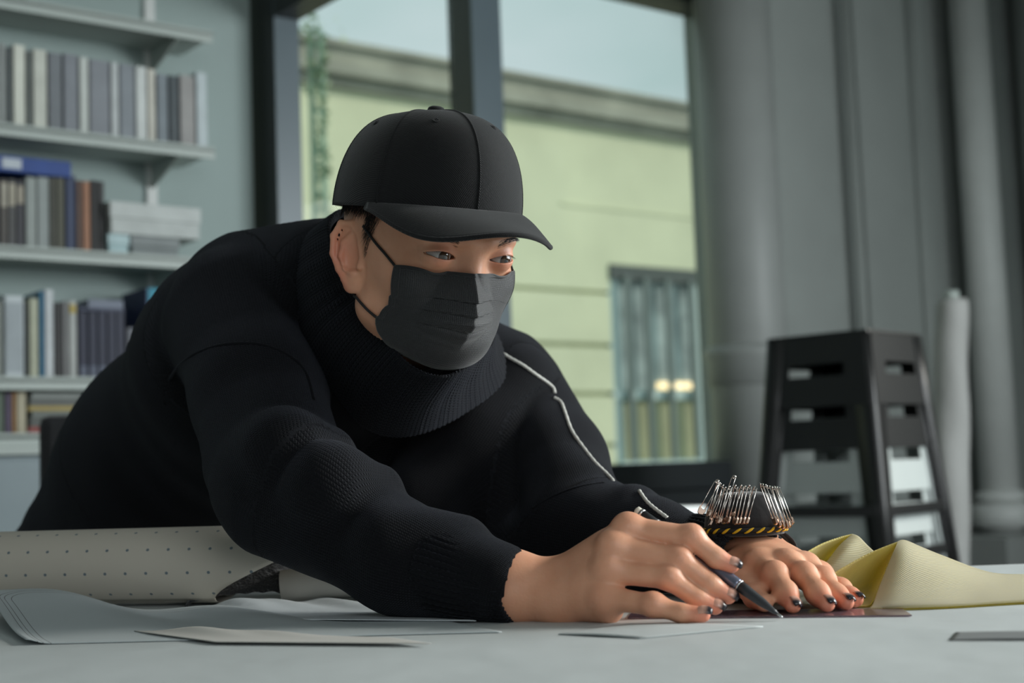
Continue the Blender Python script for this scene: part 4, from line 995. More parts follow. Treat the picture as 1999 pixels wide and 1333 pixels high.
# ---------- hair, sideburn, brows, lashes (thin blades rooted on the scalp)
hairm = mat('black_hair', (.012, .010, .009), .55, spec=.3)
HV = []; HF = []
def blade(p, d, L, wdt):
    s_ = d.cross(Vector((random.gauss(0, 1), random.gauss(0, 1), random.gauss(0, 1)))).normalized()*wdt
    n0 = len(HV); HV.extend([p-s_, p+s_, p+d*L]); HF.append((n0, n0+1, n0+2))
xx, yy, zz_ = LH[:, 0], LH[:, 1], LH[:, 2]
zl = np.interp(yy, [-.060, -.050, -.040, -.028, -.018, -.004, .006, .012, .03, .09], [.09, .055, .038, .020, .002, -.012, .012, .03, -.035, -.045])
reg = np.where((xx**2 > .045**2) & (yy < .06) & (zz_ > zl) & (zz_ < .075) & (yy > -.06) & (np.abs(xx) < .0805) & (zz_ > -.03) & ((yy < -.014) | (zz_ > .038)) & (np.linalg.norm(V-A(HO), axis=1) < .14))[0]
sel = rng.choice(reg, size=min(len(reg), 9000), replace=False)
for i in sel:
    p = Vector(V[i]); l = LH[i]; depth = min(1, (zz_[i]-zl[i])/.018)
    if random.random() > .25+.75*depth: continue
    out_ = (HR @ Vector((math.copysign(1, l[0]), 0, 0)))
    d = (HR @ Vector((math.copysign(.12, l[0]), .15+random.gauss(0, .12), -1+random.gauss(0, .15)))).normalized()
    blade(p+out_*.0004, (d+out_*(.10+.12*random.random())).normalized(), .005+.006*depth, .00022)
for s in (-1, 1):                      # brows
    for i in range(170):
        t = random.random(); x = s*(.020+.034*t); z = .0175+.0075*math.sin(min(1, t*1.15)*math.pi*.62)+random.gauss(0, .0016)*(1-t*.6)
        y = -.088-.010*math.cos(t*1.3)+.022*t*t; HV_n = (HR @ Vector((s*.3, -1, .1))).normalized()
        p = H(x, y-.014, z); d = (HR @ Vector((s*(.8+.2*t), .05, .5-.7*t))).normalized()
        # drop the root onto the skin
        HV.append(p); HV.append(d); HV.append(None)
        HF.append(('brow', len(HV)-3))
bvh = BVHTree.FromPolygons([tuple(v) for v in V[np.linalg.norm(V-A(HO), axis=1) < 1e9]], Q.tolist()) 
V2 = []; F2 = []
for f_ in HF:
    if f_[0] == 'brow':
        p, d = HV[f_[1]], HV[f_[1]+1]; h = bvh.ray_cast(p, -(-hf), .05) if False else bvh.ray_cast(p, -hf, .05)
        if h[0] is None: continue
        q_ = h[0]; nn_ = h[1] if h[1].dot(hf) > 0 else -h[1]
        dd_ = (d-nn_*d.dot(nn_)*.8).normalized(); s_ = dd_.cross(nn_).normalized()*.00018; n0 = len(V2); V2 += [q_+nn_*.0002-s_, q_+nn_*.0002+s_, q_+dd_*.0055+nn_*.0012]; F2.append((n0, n0+1, n0+2))
    else:
        n0 = len(V2); V2 += [HV[k] for k in f_]; F2.append((n0, n0+1, n0+2))
for s in (-1, 1):                      # upper lashes
    for i in range(70):
        q = -.0145+.029*i/69; zt_ = .0036*(1-(q/.0150)**2)+q*.10
        p = H(s*(EY[0]+q), EY[1]-math.sqrt(max(1e-6, .0138**2-q*q-zt_*zt_))*1.0, EY[2]+zt_)
        d = (HR @ Vector((s*q*25, -1, -.35+random.gauss(0, .1)))).normalized(); s_ = HR @ Vector((.00016, 0, 0)); n0 = len(V2)
        V2 += [p-s_, p+s_, p+d*.0048]; F2.append((n0, n0+1, n0+2))
hr = pyd('hair', V2, F2, hairm, None); hr['kind'] = 'stuff'; parent_keep(hr, person)
# ---------- nails
def nail_mat():
    m = bpy.data.materials.new('ombre_nail'); m.use_nodes = True; n = m.node_tree; b = n.nodes['Principled BSDF']
    tcn = n.nodes.new('ShaderNodeTexCoord'); sx = n.nodes.new('ShaderNodeSeparateXYZ'); n.links.new(tcn.outputs['Object'], sx.inputs[0])
    ad = n.nodes.new('ShaderNodeMath'); ad.operation = 'MULTIPLY_ADD'; ad.inputs[1].default_value = 85; ad.inputs[2].default_value = .5; n.links.new(sx.outputs[0], ad.inputs[0])
    r = n.nodes.new('ShaderNodeValToRGB'); r.color_ramp.elements[0].position = .48; r.color_ramp.elements[0].color = (.66, .36, .27, 1); r.color_ramp.elements[1].position = .82; r.color_ramp.elements[1].color = (.012, .010, .016, 1)
    n.links.new(ad.outputs[0], r.inputs[0]); n.links.new(r.outputs[0], b.inputs['Base Color']); b.inputs['Roughness'].default_value = .28; b.inputs['Coat Weight'].default_value = .2
    return m
M_nail = nail_mat()
def nail(a, b_, r, dors, w_=.0048):
    d = (b_-a).normalized(); n_ = (dors-d*dors.dot(d)).normalized(); s_ = n_.cross(d)
    bm = bmesh.new(); nu, nv = 9, 11; g = []
    for j in range(nv):
        t = j/(nv-1); x = -.0058+.0125*t; wd = w_*(1-.18*abs(2*t-1)**3) * (math.sqrt(max(.05, 1-((t-.82)/.20)**2)) if t > .82 else 1)
        g.append([bm.verts.new((x, wd*(2*i/(nu-1)-1), .0022*(1-(2*i/(nu-1)-1)**2)-.0016*(2*t-1)**2*1.2)) for i in range(nu)])
    for j in range(nv-1):
        for i in range(nu-1): bm.faces.new((g[j][i], g[j][i+1], g[j+1][i+1], g[j+1][i]))
    me = bpy.data.meshes.new('fingernail'); bm.to_mesh(me); bm.free(); o = link('fingernail', me, M_nail, None, True)
    md = o.modifiers.new('s', 'SOLIDIFY'); md.thickness = .0005; md.offset = -1
    M_ = Matrix((d, s_, n_)).transposed().to_4x4(); M_.translation = b_+d*(r*.15)+n_*(r*.80)
    o.parent = person; o.matrix_parent_inverse = Matrix.Translation(person.location).inverted(); o.matrix_basis = M_
for i, f in enumerate(RF): nail(f[2], f[3], RFr[i][3], Vector((.35, -.72, .62)) if i < 3 else Vector((.3, -.6, .75)), .0046)
for i, f in enumerate(LF): nail(f[2], f[3], LFr[i][3], Vector((.45, -.45, .78)), .0048)
nail(thR[2], thR[3], .008, Vector((.2, .9, .3)), .0058)
# ---------- sweater
def Pv(x, y, d): return P(x, y, d)
chL = P(840, 900, 1.66)
sw_torso = U([Cone(hip, mid, .150, .142), Cone(mid, P(512, 722, 1.70), .142, .137), Cone(P(512, 722, 1.70), P(640, 700, 1.62), .135, .115), Cone(P(430, 700, 1.62), P(500, 600, 1.60), .085, .080),
              Ell(P(700, 880, 1.72), (.16, .13, .11)), Cone(P(560, 590, 1.60), P(650, 560, 1.53), .075, .070), Cone(P(640, 620, 1.56), P(975, 745, 1.68), .082, .064)], .06)
panelL = U([Cone(P(990, 762, 1.64), P(930, 850, 1.60), .061, .060), Cone(P(930, 850, 1.60), P(830, 1000, 1.56), .060, .055), Cone(P(830, 1000, 1.56), P(760, 1085, 1.56), .055, .035), Cone(P(960, 880, 1.60), P(1010, 1060, 1.52), .055, .045)], .02)
uarmR = U([Cone(P(468, 628, 1.55), P(505, 770, 1.44), .082, .066), Cone(P(505, 770, 1.44), P(545, 930, 1.345), .066, .066)], .02)
farmR = U([Cone(P(560, 955, 1.33), P(790, 1092, 1.245), .066, .046), Cone(P(790, 1092, 1.245), P(975, 1140, 1.198), .046, .036)], .02)
roll1 = U([Cone(P(470, 915, 1.36), P(560, 880, 1.290), .030, .037), Cone(P(560, 880, 1.285), P(640, 886, 1.320), .038, .026)], .02)
roll2 = U([Cone(P(520, 1005, 1.335), P(640, 950, 1.258), .032, .037), Cone(P(640, 950, 1.255), P(735, 956, 1.290), .037, .024)], .02)
roll3 = U([Cone(P(760, 1052, 1.225), P(905, 1055, 1.232), .025, .020)], .01)
uarmL = U([Cone(P(1012, 770, 1.68), P(1085, 900, 1.58), .058, .054), Cone(P(1085, 900, 1.58), P(1112, 985, 1.51), .054, .056)], .02)
farmL = U([Cone(P(1120, 1025, 1.49), P(1270, 1065, 1.40), .060, .044), Cone(P(1270, 1065, 1.40), P(1400, 1098, 1.335), .044, .036)], .02)
rollL = U([Cone(P(1050, 1060, 1.50), P(1235, 1010, 1.43), .044, .034)], .01)
sleeveR = U([U([uarmR, U([farmR, roll3], .018)], .012), U([roll1, roll2], .006)], .012)
sleeveL = U([uarmL, farmL, rollL], .007)
wrk = U([sleeveL, U([sw_torso, panelL], .016)], .006)
sweaterN = U([wrk, sleeveR], .010)
xc = lambda c: c
cutR = Cone(P(978, 1141, 1.197), P(1060, 1160, 1.185), .028, .03); cutL = Cone(cuL, lw1.lerp(lw2, .5), .024, .028)
neckcut = Cone(H(0, .02, -.03), nb, .066, .060)
hipcut = Ell(hip+Vector((0, 0, -.20)), (.26, .26, .110))
tablecut = Fn(lambda Q: np.maximum(Q[:, 2]-(.7625), np.maximum(Q[:, 1]-1.62, -.9-Q[:, 0]))*1.0, (.1, 1.2, .70), .9)
class TableCut:
    c = np.array([.0, 1.3, .7]); r = 2.0
    def ev(s, Q_, c, R): return Q_[:, 2]-.7622 if c[1] < 1.75 else None
sweaterN = Sub(Sub(Sub(sweaterN, neckcut, .006), hipcut, .01), cutR, .004)
class Top:
    def __init__(s, n): s.n = n; s.c = n.c; s.r = n.r
    def ev(s, Q_, c, R):
        v = s.n.ev(Q_, c, R)
        if v is None: return None
        # soft creases in the knit: long low folds
        x, y, z = Q_[:, 0], Q_[:, 1], Q_[:, 2]
        v = v+.0016*np.sin(38*x+22*z+3*np.sin(17*y))*np.sin(27*y-31*z+2*np.sin(23*x))
        w_ = np.where(y < 1.72, .7622-z, -1.0)
        return smax(v, w_, .004)
sweaterN = Top(sweaterN)
V, Q = surf(sweaterN, axis(-.95, .30, .0042, [(-.30, .30, .0032)]), axis(1.12, 2.3, .0042, [(1.1, 1.5, .0032)]), axis(.60, 1.16, .0034))
so_ = np_mesh('sweater', V, Q, None, None)
# knit coordinates: along and around the nearest limb axis
segs = [(hip, mid), (mid, P(512, 722, 1.70)), (P(512, 722, 1.70), P(640, 640, 1.60)), (P(468, 628, 1.55), P(545, 930, 1.345)), (P(560, 955, 1.33), P(975, 1140, 1.198)),
        (P(640, 620, 1.56), P(975, 745, 1.68)), (P(990, 762, 1.64), P(830, 1000, 1.56)), (P(1012, 770, 1.68), P(1112, 985, 1.51)), (P(1120, 1025, 1.49), P(1400, 1098, 1.335))]
rad_ = [.13, .13, .11, .068, .05, .075, .06, .056, .046]
best = np.full(len(V), 1e9); KU = np.zeros((len(V), 3)); cum = 0
for (a, b_), r in zip(segs, rad_):
    a = A(a); b_ = A(b_); ax_ = b_-a; L = np.linalg.norm(ax_); ax_ /= L; t = (V-a)@ax_; tc_ = np.clip(t, 0, L); d = np.linalg.norm(V-a-tc_[:, None]*ax_, axis=1)-r
    ref = np.cross(ax_, [0.3, 1, 0.1]); ref /= np.linalg.norm(ref); r2 = np.cross(ax_, ref); q = V-a-t[:, None]*ax_
    an = np.arctan2(q@ref, q@r2)*r; mk = d < best; best[mk] = d[mk]; KU[mk] = np.stack([t+cum, an, 0*t], 1)[mk]; cum += 0
at = so_.data.attributes.new('kuv', 'FLOAT_VECTOR', 'POINT'); at.data.foreach_set('vector', KU.astype(np.float32).ravel())
def knit(name, col, wale=.0034, course=.0030, rib=False, bump=.9):
    m = bpy.data.materials.new(name); m.use_nodes = True; n = m.node_tree; b = n.nodes['Principled BSDF']
    b.inputs['Base Color'].default_value = (*col, 1); b.inputs['Roughness'].default_value = .9; b.inputs['Sheen Weight'].default_value = .10; b.inputs['Sheen Roughness'].default_value = .35; b.inputs['Sheen Tint'].default_value = (.55, .60, .75, 1); b.inputs['Specular IOR Level'].default_value = .2
    at = n.nodes.new('ShaderNodeAttribute'); at.attribute_name = 'kuv'; sx = n.nodes.new('ShaderNodeSeparateXYZ'); n.links.new(at.outputs['Vector'], sx.inputs[0])
    def M(op, *ar):
        q = n.nodes.new('ShaderNodeMath'); q.operation = op
        for i, v in enumerate(ar):
            if isinstance(v, (int, float)): q.inputs[i].default_value = v
            else: n.links.new(v, q.inputs[i])
        return q.outputs[0]
    wv = M('SUBTRACT', M('FRACT', M('DIVIDE', sx.outputs[1], wale)), .5); ab = M('ABSOLUTE', wv)
    cs_ = M('SINE', M('MULTIPLY', M('ADD', M('DIVIDE', sx.outputs[0], course), M('MULTIPLY', ab, 1.2)), 6.2832))
    hgt = M('ADD', M('MULTIPLY', M('SQRT', M('MAXIMUM', M('SUBTRACT', 1.0, M('MULTIPLY', M('MULTIPLY', wv, wv), 4.0)), 0.0)), .8), M('MULTIPLY', cs_, .25))
    bp = n.nodes.new('ShaderNodeBump'); bp.inputs['Strength'].default_value = bump; bp.inputs['Distance'].default_value = .0012; n.links.new(hgt, bp.inputs['Height'])
    tcn = n.nodes.new('ShaderNodeTexCoord'); z = n.nodes.new('ShaderNodeTexNoise'); z.inputs['Scale'].default_value = 900; n.links.new(tcn.outputs['Object'], z.inputs[0])
    b2 = n.nodes.new('ShaderNodeBump'); b2.inputs['Strength'].default_value = .35; b2.inputs['Distance'].default_value = .0006; n.links.new(z.outputs['Fac'], b2.inputs['Height']); n.links.new(bp.outputs[0], b2.inputs['Normal']); n.links.new(b2.outputs[0], b.inputs['Normal'])
    return m
M_knit = knit('navy_black_knit', (.0045, .005, .0068), .0024, .0024)
so_.data.materials.append(M_knit); parent_keep(so_, person)
sbvh = BVHTree.FromPolygons(V.tolist(), Q.tolist())
def on_sw(x, y, lift=.001):
    h = sbvh.ray_cast(CAM, ray(x, y), 3.0)
    return None if h[0] is None else h[0]-ray(x, y)*lift
M_kc = knit('ribbed_knit', (.0045, .005, .0068), .0022, .0026)
def ribbed(name, rings, nribs, amp, thick, parent, nu=240, nv=30):
    # rings: list of closed rings (lists of 3D points); lofted, with ribs running across the band
    R2 = [cr_spline(r, nu//len(r), True) for r in rings]; nu_ = len(R2[0]); cols = []
    V = []; nvv = None
    for i in range(nu_):
        c = cr_spline([r[i] for r in R2], max(2, nv//(len(rings)-1))); nvv = len(c); cols.append(c)
    cen_ = [sum((cols[i][j] for i in range(nu_)), Vector())/nu_ for j in range(nvv)]
    Vv = []; kk = []
    for j in range(nvv):
        for i in range(nu_):
            p = cols[i][j]; tn = (cols[(i+1) % nu_][j]-cols[i-1][j]).normalized(); ta = (cols[i][min(j+1, nvv-1)]-cols[i][max(j-1, 0)]).normalized(); nrm = tn.cross(ta)
            if nrm.dot(p-cen_[j]) < 0: nrm = -nrm
            Vv.append(p+nrm.normalized()*amp*math.cos(2*math.pi*nribs*i/nu_)); kk.append((j*.0025, i/nu_*nribs*.0022*2, 0))
    Fc = [(j*nu_+i, j*nu_+(i+1) % nu_, (j+1)*nu_+(i+1) % nu_, (j+1)*nu_+i) for j in range(nvv-1) for i in range(nu_)]
    o = pyd(name, Vv, Fc, M_kc, None, True); at = o.data.attributes.new('kuv', 'FLOAT_VECTOR', 'POINT'); at.data.foreach_set('vector', np.array(kk, dtype=np.float32).ravel())
    md = o.modifiers.new('s', 'SOLIDIFY'); md.thickness = thick; md.offset = 0
    if parent: o.parent = parent; o.matrix_parent_inverse = parent.matrix_parent_inverse @ Matrix.Identity(4) if False else Matrix.Identity(4)
    return o
def under(o, part):                    # o in world space under a part whose own frame is world space
    o.parent = part; o.matrix_parent_inverse = Matrix.Identity(4)
def ring_at(c, axis_, r, n=8, sy=1.0, sag=0):
    a = axis_.normalized(); x = a.cross(Vector((0, 0, 1))).normalized(); y = x.cross(a).normalized(); o = []
    for i in range(n):
        t = 2*math.pi*i/n; p = c+x*r*math.cos(t)+y*r*math.sin(t)*sy
        p.z = max(p.z, .7635); o.append(p)
    return o
dR = (P(1010, 1147, 1.19)-P(860, 1112, 1.225)).normalized()
tilt = (dR+Vector((0, 0, .35))).normalized()
cR = [ring_at(P(850, 1106, 1.228), dR, .0415), ring_at(P(915, 1125, 1.213), (dR+tilt)/2, .0395), ring_at(P(985, 1143, 1.197), tilt, .0345), ring_at(P(1003, 1147, 1.193), tilt, .0325), ring_at(P(1000, 1147, 1.194), tilt, .0275)]
o = ribbed('cuff', cR, 44, .0011, .002, None); under(o, so_)
dL = (lw1.lerp(lw2, .5)-cuL).normalized()
cL_ = [ring_at(P(1345, 1085, 1.365), dL, .039), ring_at(P(1400, 1092, 1.335), dL, .041), ring_at(P(1452, 1100, 1.290), dL, .047, 8, .75), ring_at(P(1466, 1105, 1.270), dL, .045, 8, .75), ring_at(P(1462, 1105, 1.275), dL, .03)]
o = ribbed('cuff', cL_, 44, .0011, .002, None); under(o, so_)
# collar: loose ribbed funnel neck
topR = [P(704, 582, 1.330), P(736, 640, 1.312), P(790, 712, 1.296), P(862, 738, 1.292), P(925, 706, 1.330), P(965, 652, 1.42), P(915, 560, 1.48), P(800, 475, 1.51), P(690, 412, 1.47), P(640, 432, 1.43), P(645, 492, 1.38), P(674, 548, 1.348)]
botR = [P(600, 690, 1.455), P(650, 760, 1.435), P(715, 835, 1.425), P(800, 850, 1.44), P(900, 810, 1.50), P(985, 735, 1.58), P(960, 640, 1.70), P(800, 560, 1.75), P(650, 490, 1.68), P(575, 500, 1.60), P(560, 560, 1.54), P(575, 620, 1.49)]
midR = [a.lerp(b_, .5)+Vector((-.004, -.012, .0)) for a, b_ in zip(topR, botR)]
inR = [a+(H(0, .01, -.07)-a).normalized()*.004+Vector((0, 0, -.004)) for a in topR]
o = ribbed('collar', [botR, midR, topR, inR], 128, .0007, .0025, None, 360, 36); under(o, so_)
# white piping along the left shoulder and sleeve
M_pipg = mat('white_piping', (.62, .62, .58), .85, bump=.5, bscale=600, bdist=.0008)
def piping(pix, name='piping', rad=.0019, dd=None):
    pts = []
    for x, y in pix:
        h = on_sw(x, y, .0005)
        if h: pts.append(h)
    if len(pts) < 2: return
    pts = cr_spline(pts, 10); rr = [rad*(1+.12*math.sin(i*1.7)) for i in range(len(pts))]
    V, Fc = tube_data(pts, rr, 8); o = pyd(name, V, Fc, M_pipg, None, True); under(o, so_)
piping([(966, 655), (968, 672), (975, 684), (995, 698), (1020, 712), (1045, 730), (1068, 746), (1080, 757), (1083, 767)])
piping([(1082, 776), (1095, 785), (1103, 805), (1116, 840), (1138, 872), (1160, 900), (1182, 922), (1197, 938)])
piping([(1236, 944), (1248, 958), (1262, 978), (1280, 994), (1302, 1010)])
def seam(pix, rad=.0013):
    pts = [h for h in (on_sw(x, y, .0) for x, y in pix) if h]
    if len(pts) > 2: V, Fc = tube_data(cr_spline(pts, 8), rad, 8); under(pyd('knit_seam', V, Fc, M_kc, None, True), so_)
seam([(322, 790), (332, 740), (365, 700), (430, 674), (505, 672), (565, 695), (598, 730), (612, 780)], .0016)
seam([(1040, 992), (1085, 966), (1130, 950), (1180, 942), (1232, 941)], .0012)
# trousers and shoes (below the table)
M_tr = mat('black_trousers', (.012, .012, .014), .9, sheen=.2)
trn = U([Cone(hip+Vector((0, 0, .0)), hip+Vector((.05, 0, -.06)), .125, .12)]+[U([Cone(a+Vector((0, 0, -.02)), b_, .098, .068), Cone(b_, c, .068, .05)], .02) for a, b_, c in legs_], .03)
V, Q = surf(trn, axis(-.95, -.2, .008), axis(1.7, 2.4, .008), axis(.02, .95, .008))
o = np_mesh('trousers', V, Q, M_tr, None); parent_keep(o, person)
for a, b_, c in legs_:
    shn = U([Cone(c+Vector((0, .02, -.05)), c+Vector((.08, -.16, -.055)), .036, .032), Cone(c+Vector((0, .02, 0)), c+Vector((0, .02, -.04)), .04, .04)], .03)
    V, Q = surf(shn, axis(c.x-.08, c.x+.18, .006), axis(c.y-.25, c.y+.1, .006), axis(.0, .16, .006)); o = np_mesh('shoe', V, Q, M_black, None); parent_keep(o, person)
# ---------- cap
def twillm(name, col, sc_=900, sheen=.25):
    m = mat(name, col, .8, sheen=sheen, spec=.3); n = m.node_tree; b = n.nodes['Principled BSDF']; tcn = n.nodes.new('ShaderNodeTexCoord')
    wv = n.nodes.new('ShaderNodeTexWave'); wv.bands_direction = 'DIAGONAL'; wv.inputs['Scale'].default_value = sc_; wv.inputs['Distortion'].default_value = 1.5; n.links.new(tcn.outputs['Object'], wv.inputs[0])
    bp = n.nodes.new('ShaderNodeBump'); bp.inputs['Strength'].default_value = .5; bp.inputs['Distance'].default_value = .0005; n.links.new(wv.outputs['Fac'], bp.inputs['Height']); n.links.new(bp.outputs[0], b.inputs['Normal']); return m
M_cap = twillm('black_cap_twill', (.0050, .0054, .0062), 300, .20)
CC = (-.003, -.003); CA, CB = .0835, .1020
cda = math.radians(-5)
def HC(x, y, z): return H(x*math.cos(cda)-y*math.sin(cda)+CC[0], x*math.sin(cda)+y*math.cos(cda), z)
def capz0(fwd): return .042+.035*fwd
def cappt(az, t, off=0):               # az 0 = front centre, t 0 base .. 1 top
    ct_, st_ = math.cos(t*math.pi/2), math.sin(t*math.pi/2)
    pr = ct_**.56; hz = st_**1.05
    # panels are slightly flat between seams
    ph = (az/(math.pi/3)) % 1.0; fl = 1-.018*math.sin(math.pi*ph)**2*math.sin(math.pi*min(1, t*1.2))
    front = max(0, math.cos(az)); hh = .0895+.003*front
    pr *= fl
    x = CA*math.sin(az)*pr; f = CB*math.cos(az)*pr; 
    f += .006*front*math.sin(math.pi*t)        # structured upright front
    z = capz0(f)+hh*hz
    nl = Vector((math.sin(az)*ct_, -math.cos(az)*ct_, st_))
    return HC(x, CC[1]-f, z)+(HR @ nl)*off
def crown(u, v): return cappt(u*2*math.pi, v*.995)
cap = grid_mesh('cap', crown, 144, 40, M_cap, None, True, .0022); parent_keep(cap, person)
for k in range(6):
    az = k*math.pi/3; pts = [cappt(az, t/24*.99, .0012) for t in range(25)]
    o = tube('seam', pts, .0011, M_cap, None, 6); under(o, cap)
    for sgn in (-1, 1):
        pts = [cappt(az+sgn*.055/max(.25, math.cos(t/24*1.5)), t/24*.9, .0004) for t in range(25)]; V_, F_ = [], []
        for q_ in range(0, 24):
            a_ = pts[q_]; b_ = pts[q_+1]
            for s in range(3):
                vv, ff = tube_data([a_.lerp(b_, s/3), a_.lerp(b_, s/3+.2)], .0004, 4); n0 = len(V_); V_ += vv; F_ += [tuple(x+n0 for x in f) for f in ff]
        o = pyd('stitching', V_, F_, M_cap, None); under(o, cap)
for k in range(6):
    az = (k+.5)*math.pi/3; c = cappt(az, .66, .0008); n_ = (cappt(az, .66, 1)-cappt(az, .66, 0)).normalized(); x = n_.orthogonal().normalized(); y = n_.cross(x)
    o = tube('eyelet', [c+(x*math.cos(a)+y*math.sin(a))*.0027 for a in [i*math.pi/8 for i in range(16)]], .0010, M_cap, None, 6, True); under(o, cap)
tp = cappt(0, .999); q = Matrix.Translation(tp) @ HR.to_4x4()
o = lathe('button', [(.0005, -.002), (.0078, -.001), (.0082, .002), (.0070, .0045), (.004, .0058), (.0005, .006)], M_cap, None, 24, q); under(o, cap)
def brim(u, v, off=0):
    s = 2*u-1; azi = s*math.radians(67)
    bi = Vector((CA*1.0*math.sin(azi), CB*math.cos(azi), 0))
    ao = s*math.radians(89.9)
    bo_ = Vector((.0785*math.sin(ao), .040+.134*max(0, math.cos(ao))**.95*1.05, 0))
    p = bi.lerp(bo_, v); arch = (p.x/.08)**2
    z = capz0(bi.y)+.001-.004*v-(p.y-bi.y)*.15-ss(0, .085, p.y-bi.y)*(.036*arch)+.001
    return HC(p.x, CC[1]-p.y, z)+hu*off
o = grid_mesh('brim', brim, 60, 20, M_cap, None, False, .0038); under(o, cap)
pts = [brim(i/59, 1) for i in range(60)]; e_ = tube('brim_edge', pts, .0023, M_cap, None, 8); under(e_, cap)
pts = [brim(i/59, 0, .002) for i in range(60)]; e_ = tube('brim_seam', pts, .0012, M_cap, None, 6); under(e_, cap)
# ---------- face mask
def mask_mat():
    m = mat('black_mask_fabric', (.014, .015, .0165), .55, sheen=.3, spec=.5); n = m.node_tree; b = n.nodes['Principled BSDF']
    at = n.nodes.new('ShaderNodeAttribute'); at.attribute_name = 'kuv'; vo = n.nodes.new('ShaderNodeTexVoronoi'); vo.inputs['Scale'].default_value = 55; vo.inputs['Randomness'].default_value = .15; n.links.new(at.outputs['Vector'], vo.inputs['Vector'])
    bp = n.nodes.new('ShaderNodeBump'); bp.inputs['Strength'].default_value = .8; bp.inputs['Distance'].default_value = .0006; n.links.new(vo.outputs['Distance'], bp.inputs['Height']); n.links.new(bp.outputs[0], b.inputs['Normal'])
    return m
M_mask = mask_mat()
MR = [(0.0, (-.0080, -.1005), (.058, -.056, -.0080), 0.0), (.16, (-.019, -.1065), (.058, -.055, -.019), 0.0), (.32, (-.031, -.1115), (.058, -.053, -.031), .05),
      (.46, (-.043, -.1130), (.059, -.048, -.043), .20), (.56, (-.053, -.1110), (.061, -.038, -.052), .4), (.68, (-.065, -.1000), (.058, -.030, -.060), .6),
      (.82, (-.079, -.0860), (.049, -.030, -.075), .9), (.91, (-.0875, -.0700), (.041, -.034, -.083), 1.0), (1.0, (-.0925, -.0480), (.032, -.036, -.088), 1.0)]
def mint(v, f):
    xs_ = [r[0] for r in MR]; return float(np.interp(v, xs_, [f(r) for r in MR]))
def maskpt(u, v):
    s = 2*u-1; a = abs(s); zr, yr = mint(v, lambda r: r[1][0]), mint(v, lambda r: r[1][1]); x1, y1, z1 = [mint(v, lambda r, k=k: r[2][k]) for k in range(3)]
    rd = mint(v, lambda r: r[3])
    # tent profile (sharp ridge) blended with an arc
    xt, yt = x1*a, yr+(y1-yr)*(a**1.02); bul = .003*math.sin(math.pi*a)
    xa, ya = x1*math.sin(a*math.pi/2), y1+(yr-y1)*math.cos(a*math.pi/2)
    x = xt*(1-rd)+xa*rd; y = (yt-bul*.55)*(1-rd)+ya*rd; z = zr+(z1-zr)*a
    pl = 0
    for pv, am in ((.34, .0042), (.47, .0042), (.60, .0038)):
        pvv = pv+.05*(1-a)*(pv-.3)*2-.02*math.sin(a*3)
        d = v-pvv
        if d > 0: pl += am*(math.exp(-d/.10))*ss(0, .006, d)
    fade = 1-.5*a**4
    y += pl*fade; x -= 0
    y -= .0006*math.sin(9*v*6.28+a*7)*ss(.3, .6, v)
    return H((x*.95 if s > 0 else -x*1.0)-.006*(1-a), y, z)
def sdh(Q):
    v = head.ev(Q, A(HO), .3); return v
def push(pts, clear):                  # keep the fabric just outside the skin
    Q_ = np.array([tuple(p) for p in pts]); e = 1e-3
    for _ in range(5):
        v = sdh(Q_); g = np.stack([sdh(Q_+A(d))-v for d in ((e, 0, 0), (0, e, 0), (0, 0, e))], 1); g /= np.linalg.norm(g, axis=1)[:, None]+1e-9
        Q_ += g*np.maximum(clear-v, 0)[:, None]*.9
    return [Vector(q) for q in Q_]
NU, NV = 121, 150
MG = push([maskpt(i/(NU-1), j/(NV-1)) for j in range(NV) for i in range(NU)], .0022)
_mp = maskpt
def maskpt(u, v):
    x = min(max(u, 0), 1)*(NU-1); y = min(max(v, 0), 1)*(NV-1); i = min(int(x), NU-2); j = min(int(y), NV-2); a, b_ = x-i, y-j
    return (MG[j*NU+i]*(1-a)+MG[j*NU+i+1]*a)*(1-b_)+(MG[(j+1)*NU+i]*(1-a)+MG[(j+1)*NU+i+1]*a)*b_
mk_ = grid_mesh('face_mask', maskpt, NU, NV, M_mask, None, False, .0011, uv=(1.7, 1.5)); parent_keep(mk_, person)
for off_ in (.0, .018, .035):
    o = tube('edge_seam', [maskpt(i/120, max(.002, off_))+hf*.0007 for i in range(121)], .00075, M_mask, None, 6); under(o, mk_)
for u_ in (.004, .04, .96, .996):
    o = tube('side_seam', [maskpt(u_, .02+.60*i/60)+hl*(.0006 if u_ > .5 else -.0006) for i in range(61)], .0007, M_mask, None, 6); under(o, mk_)
M_el = mat('black_elastic', (.012, .012, .013), .7)
for s in (-1, 1):
    a = maskpt(.5+.5*s*.97, .03); b_ = maskpt(.5+.5*s*.97, .63)
    pts = cr_spline([a, a.lerp(H(s*.0715, -.012, .024), .5), H(s*.0715, -.012, .024), H(s*.0640, .004, .026), H(s*.0600, .010, .018), H(s*.0580, .012, .0), H(s*.0580, .008, -.028), H(s*.0640, .003, -.038), b_.lerp(H(s*.0640, .003, -.038), .5), b_], 8); pts = push(pts[:17], .0014)+pts[17:57]+push(pts[57:], .0014)
    o = tube('ear_loop', pts, .00125, M_el, None, 8); under(o, mk_)
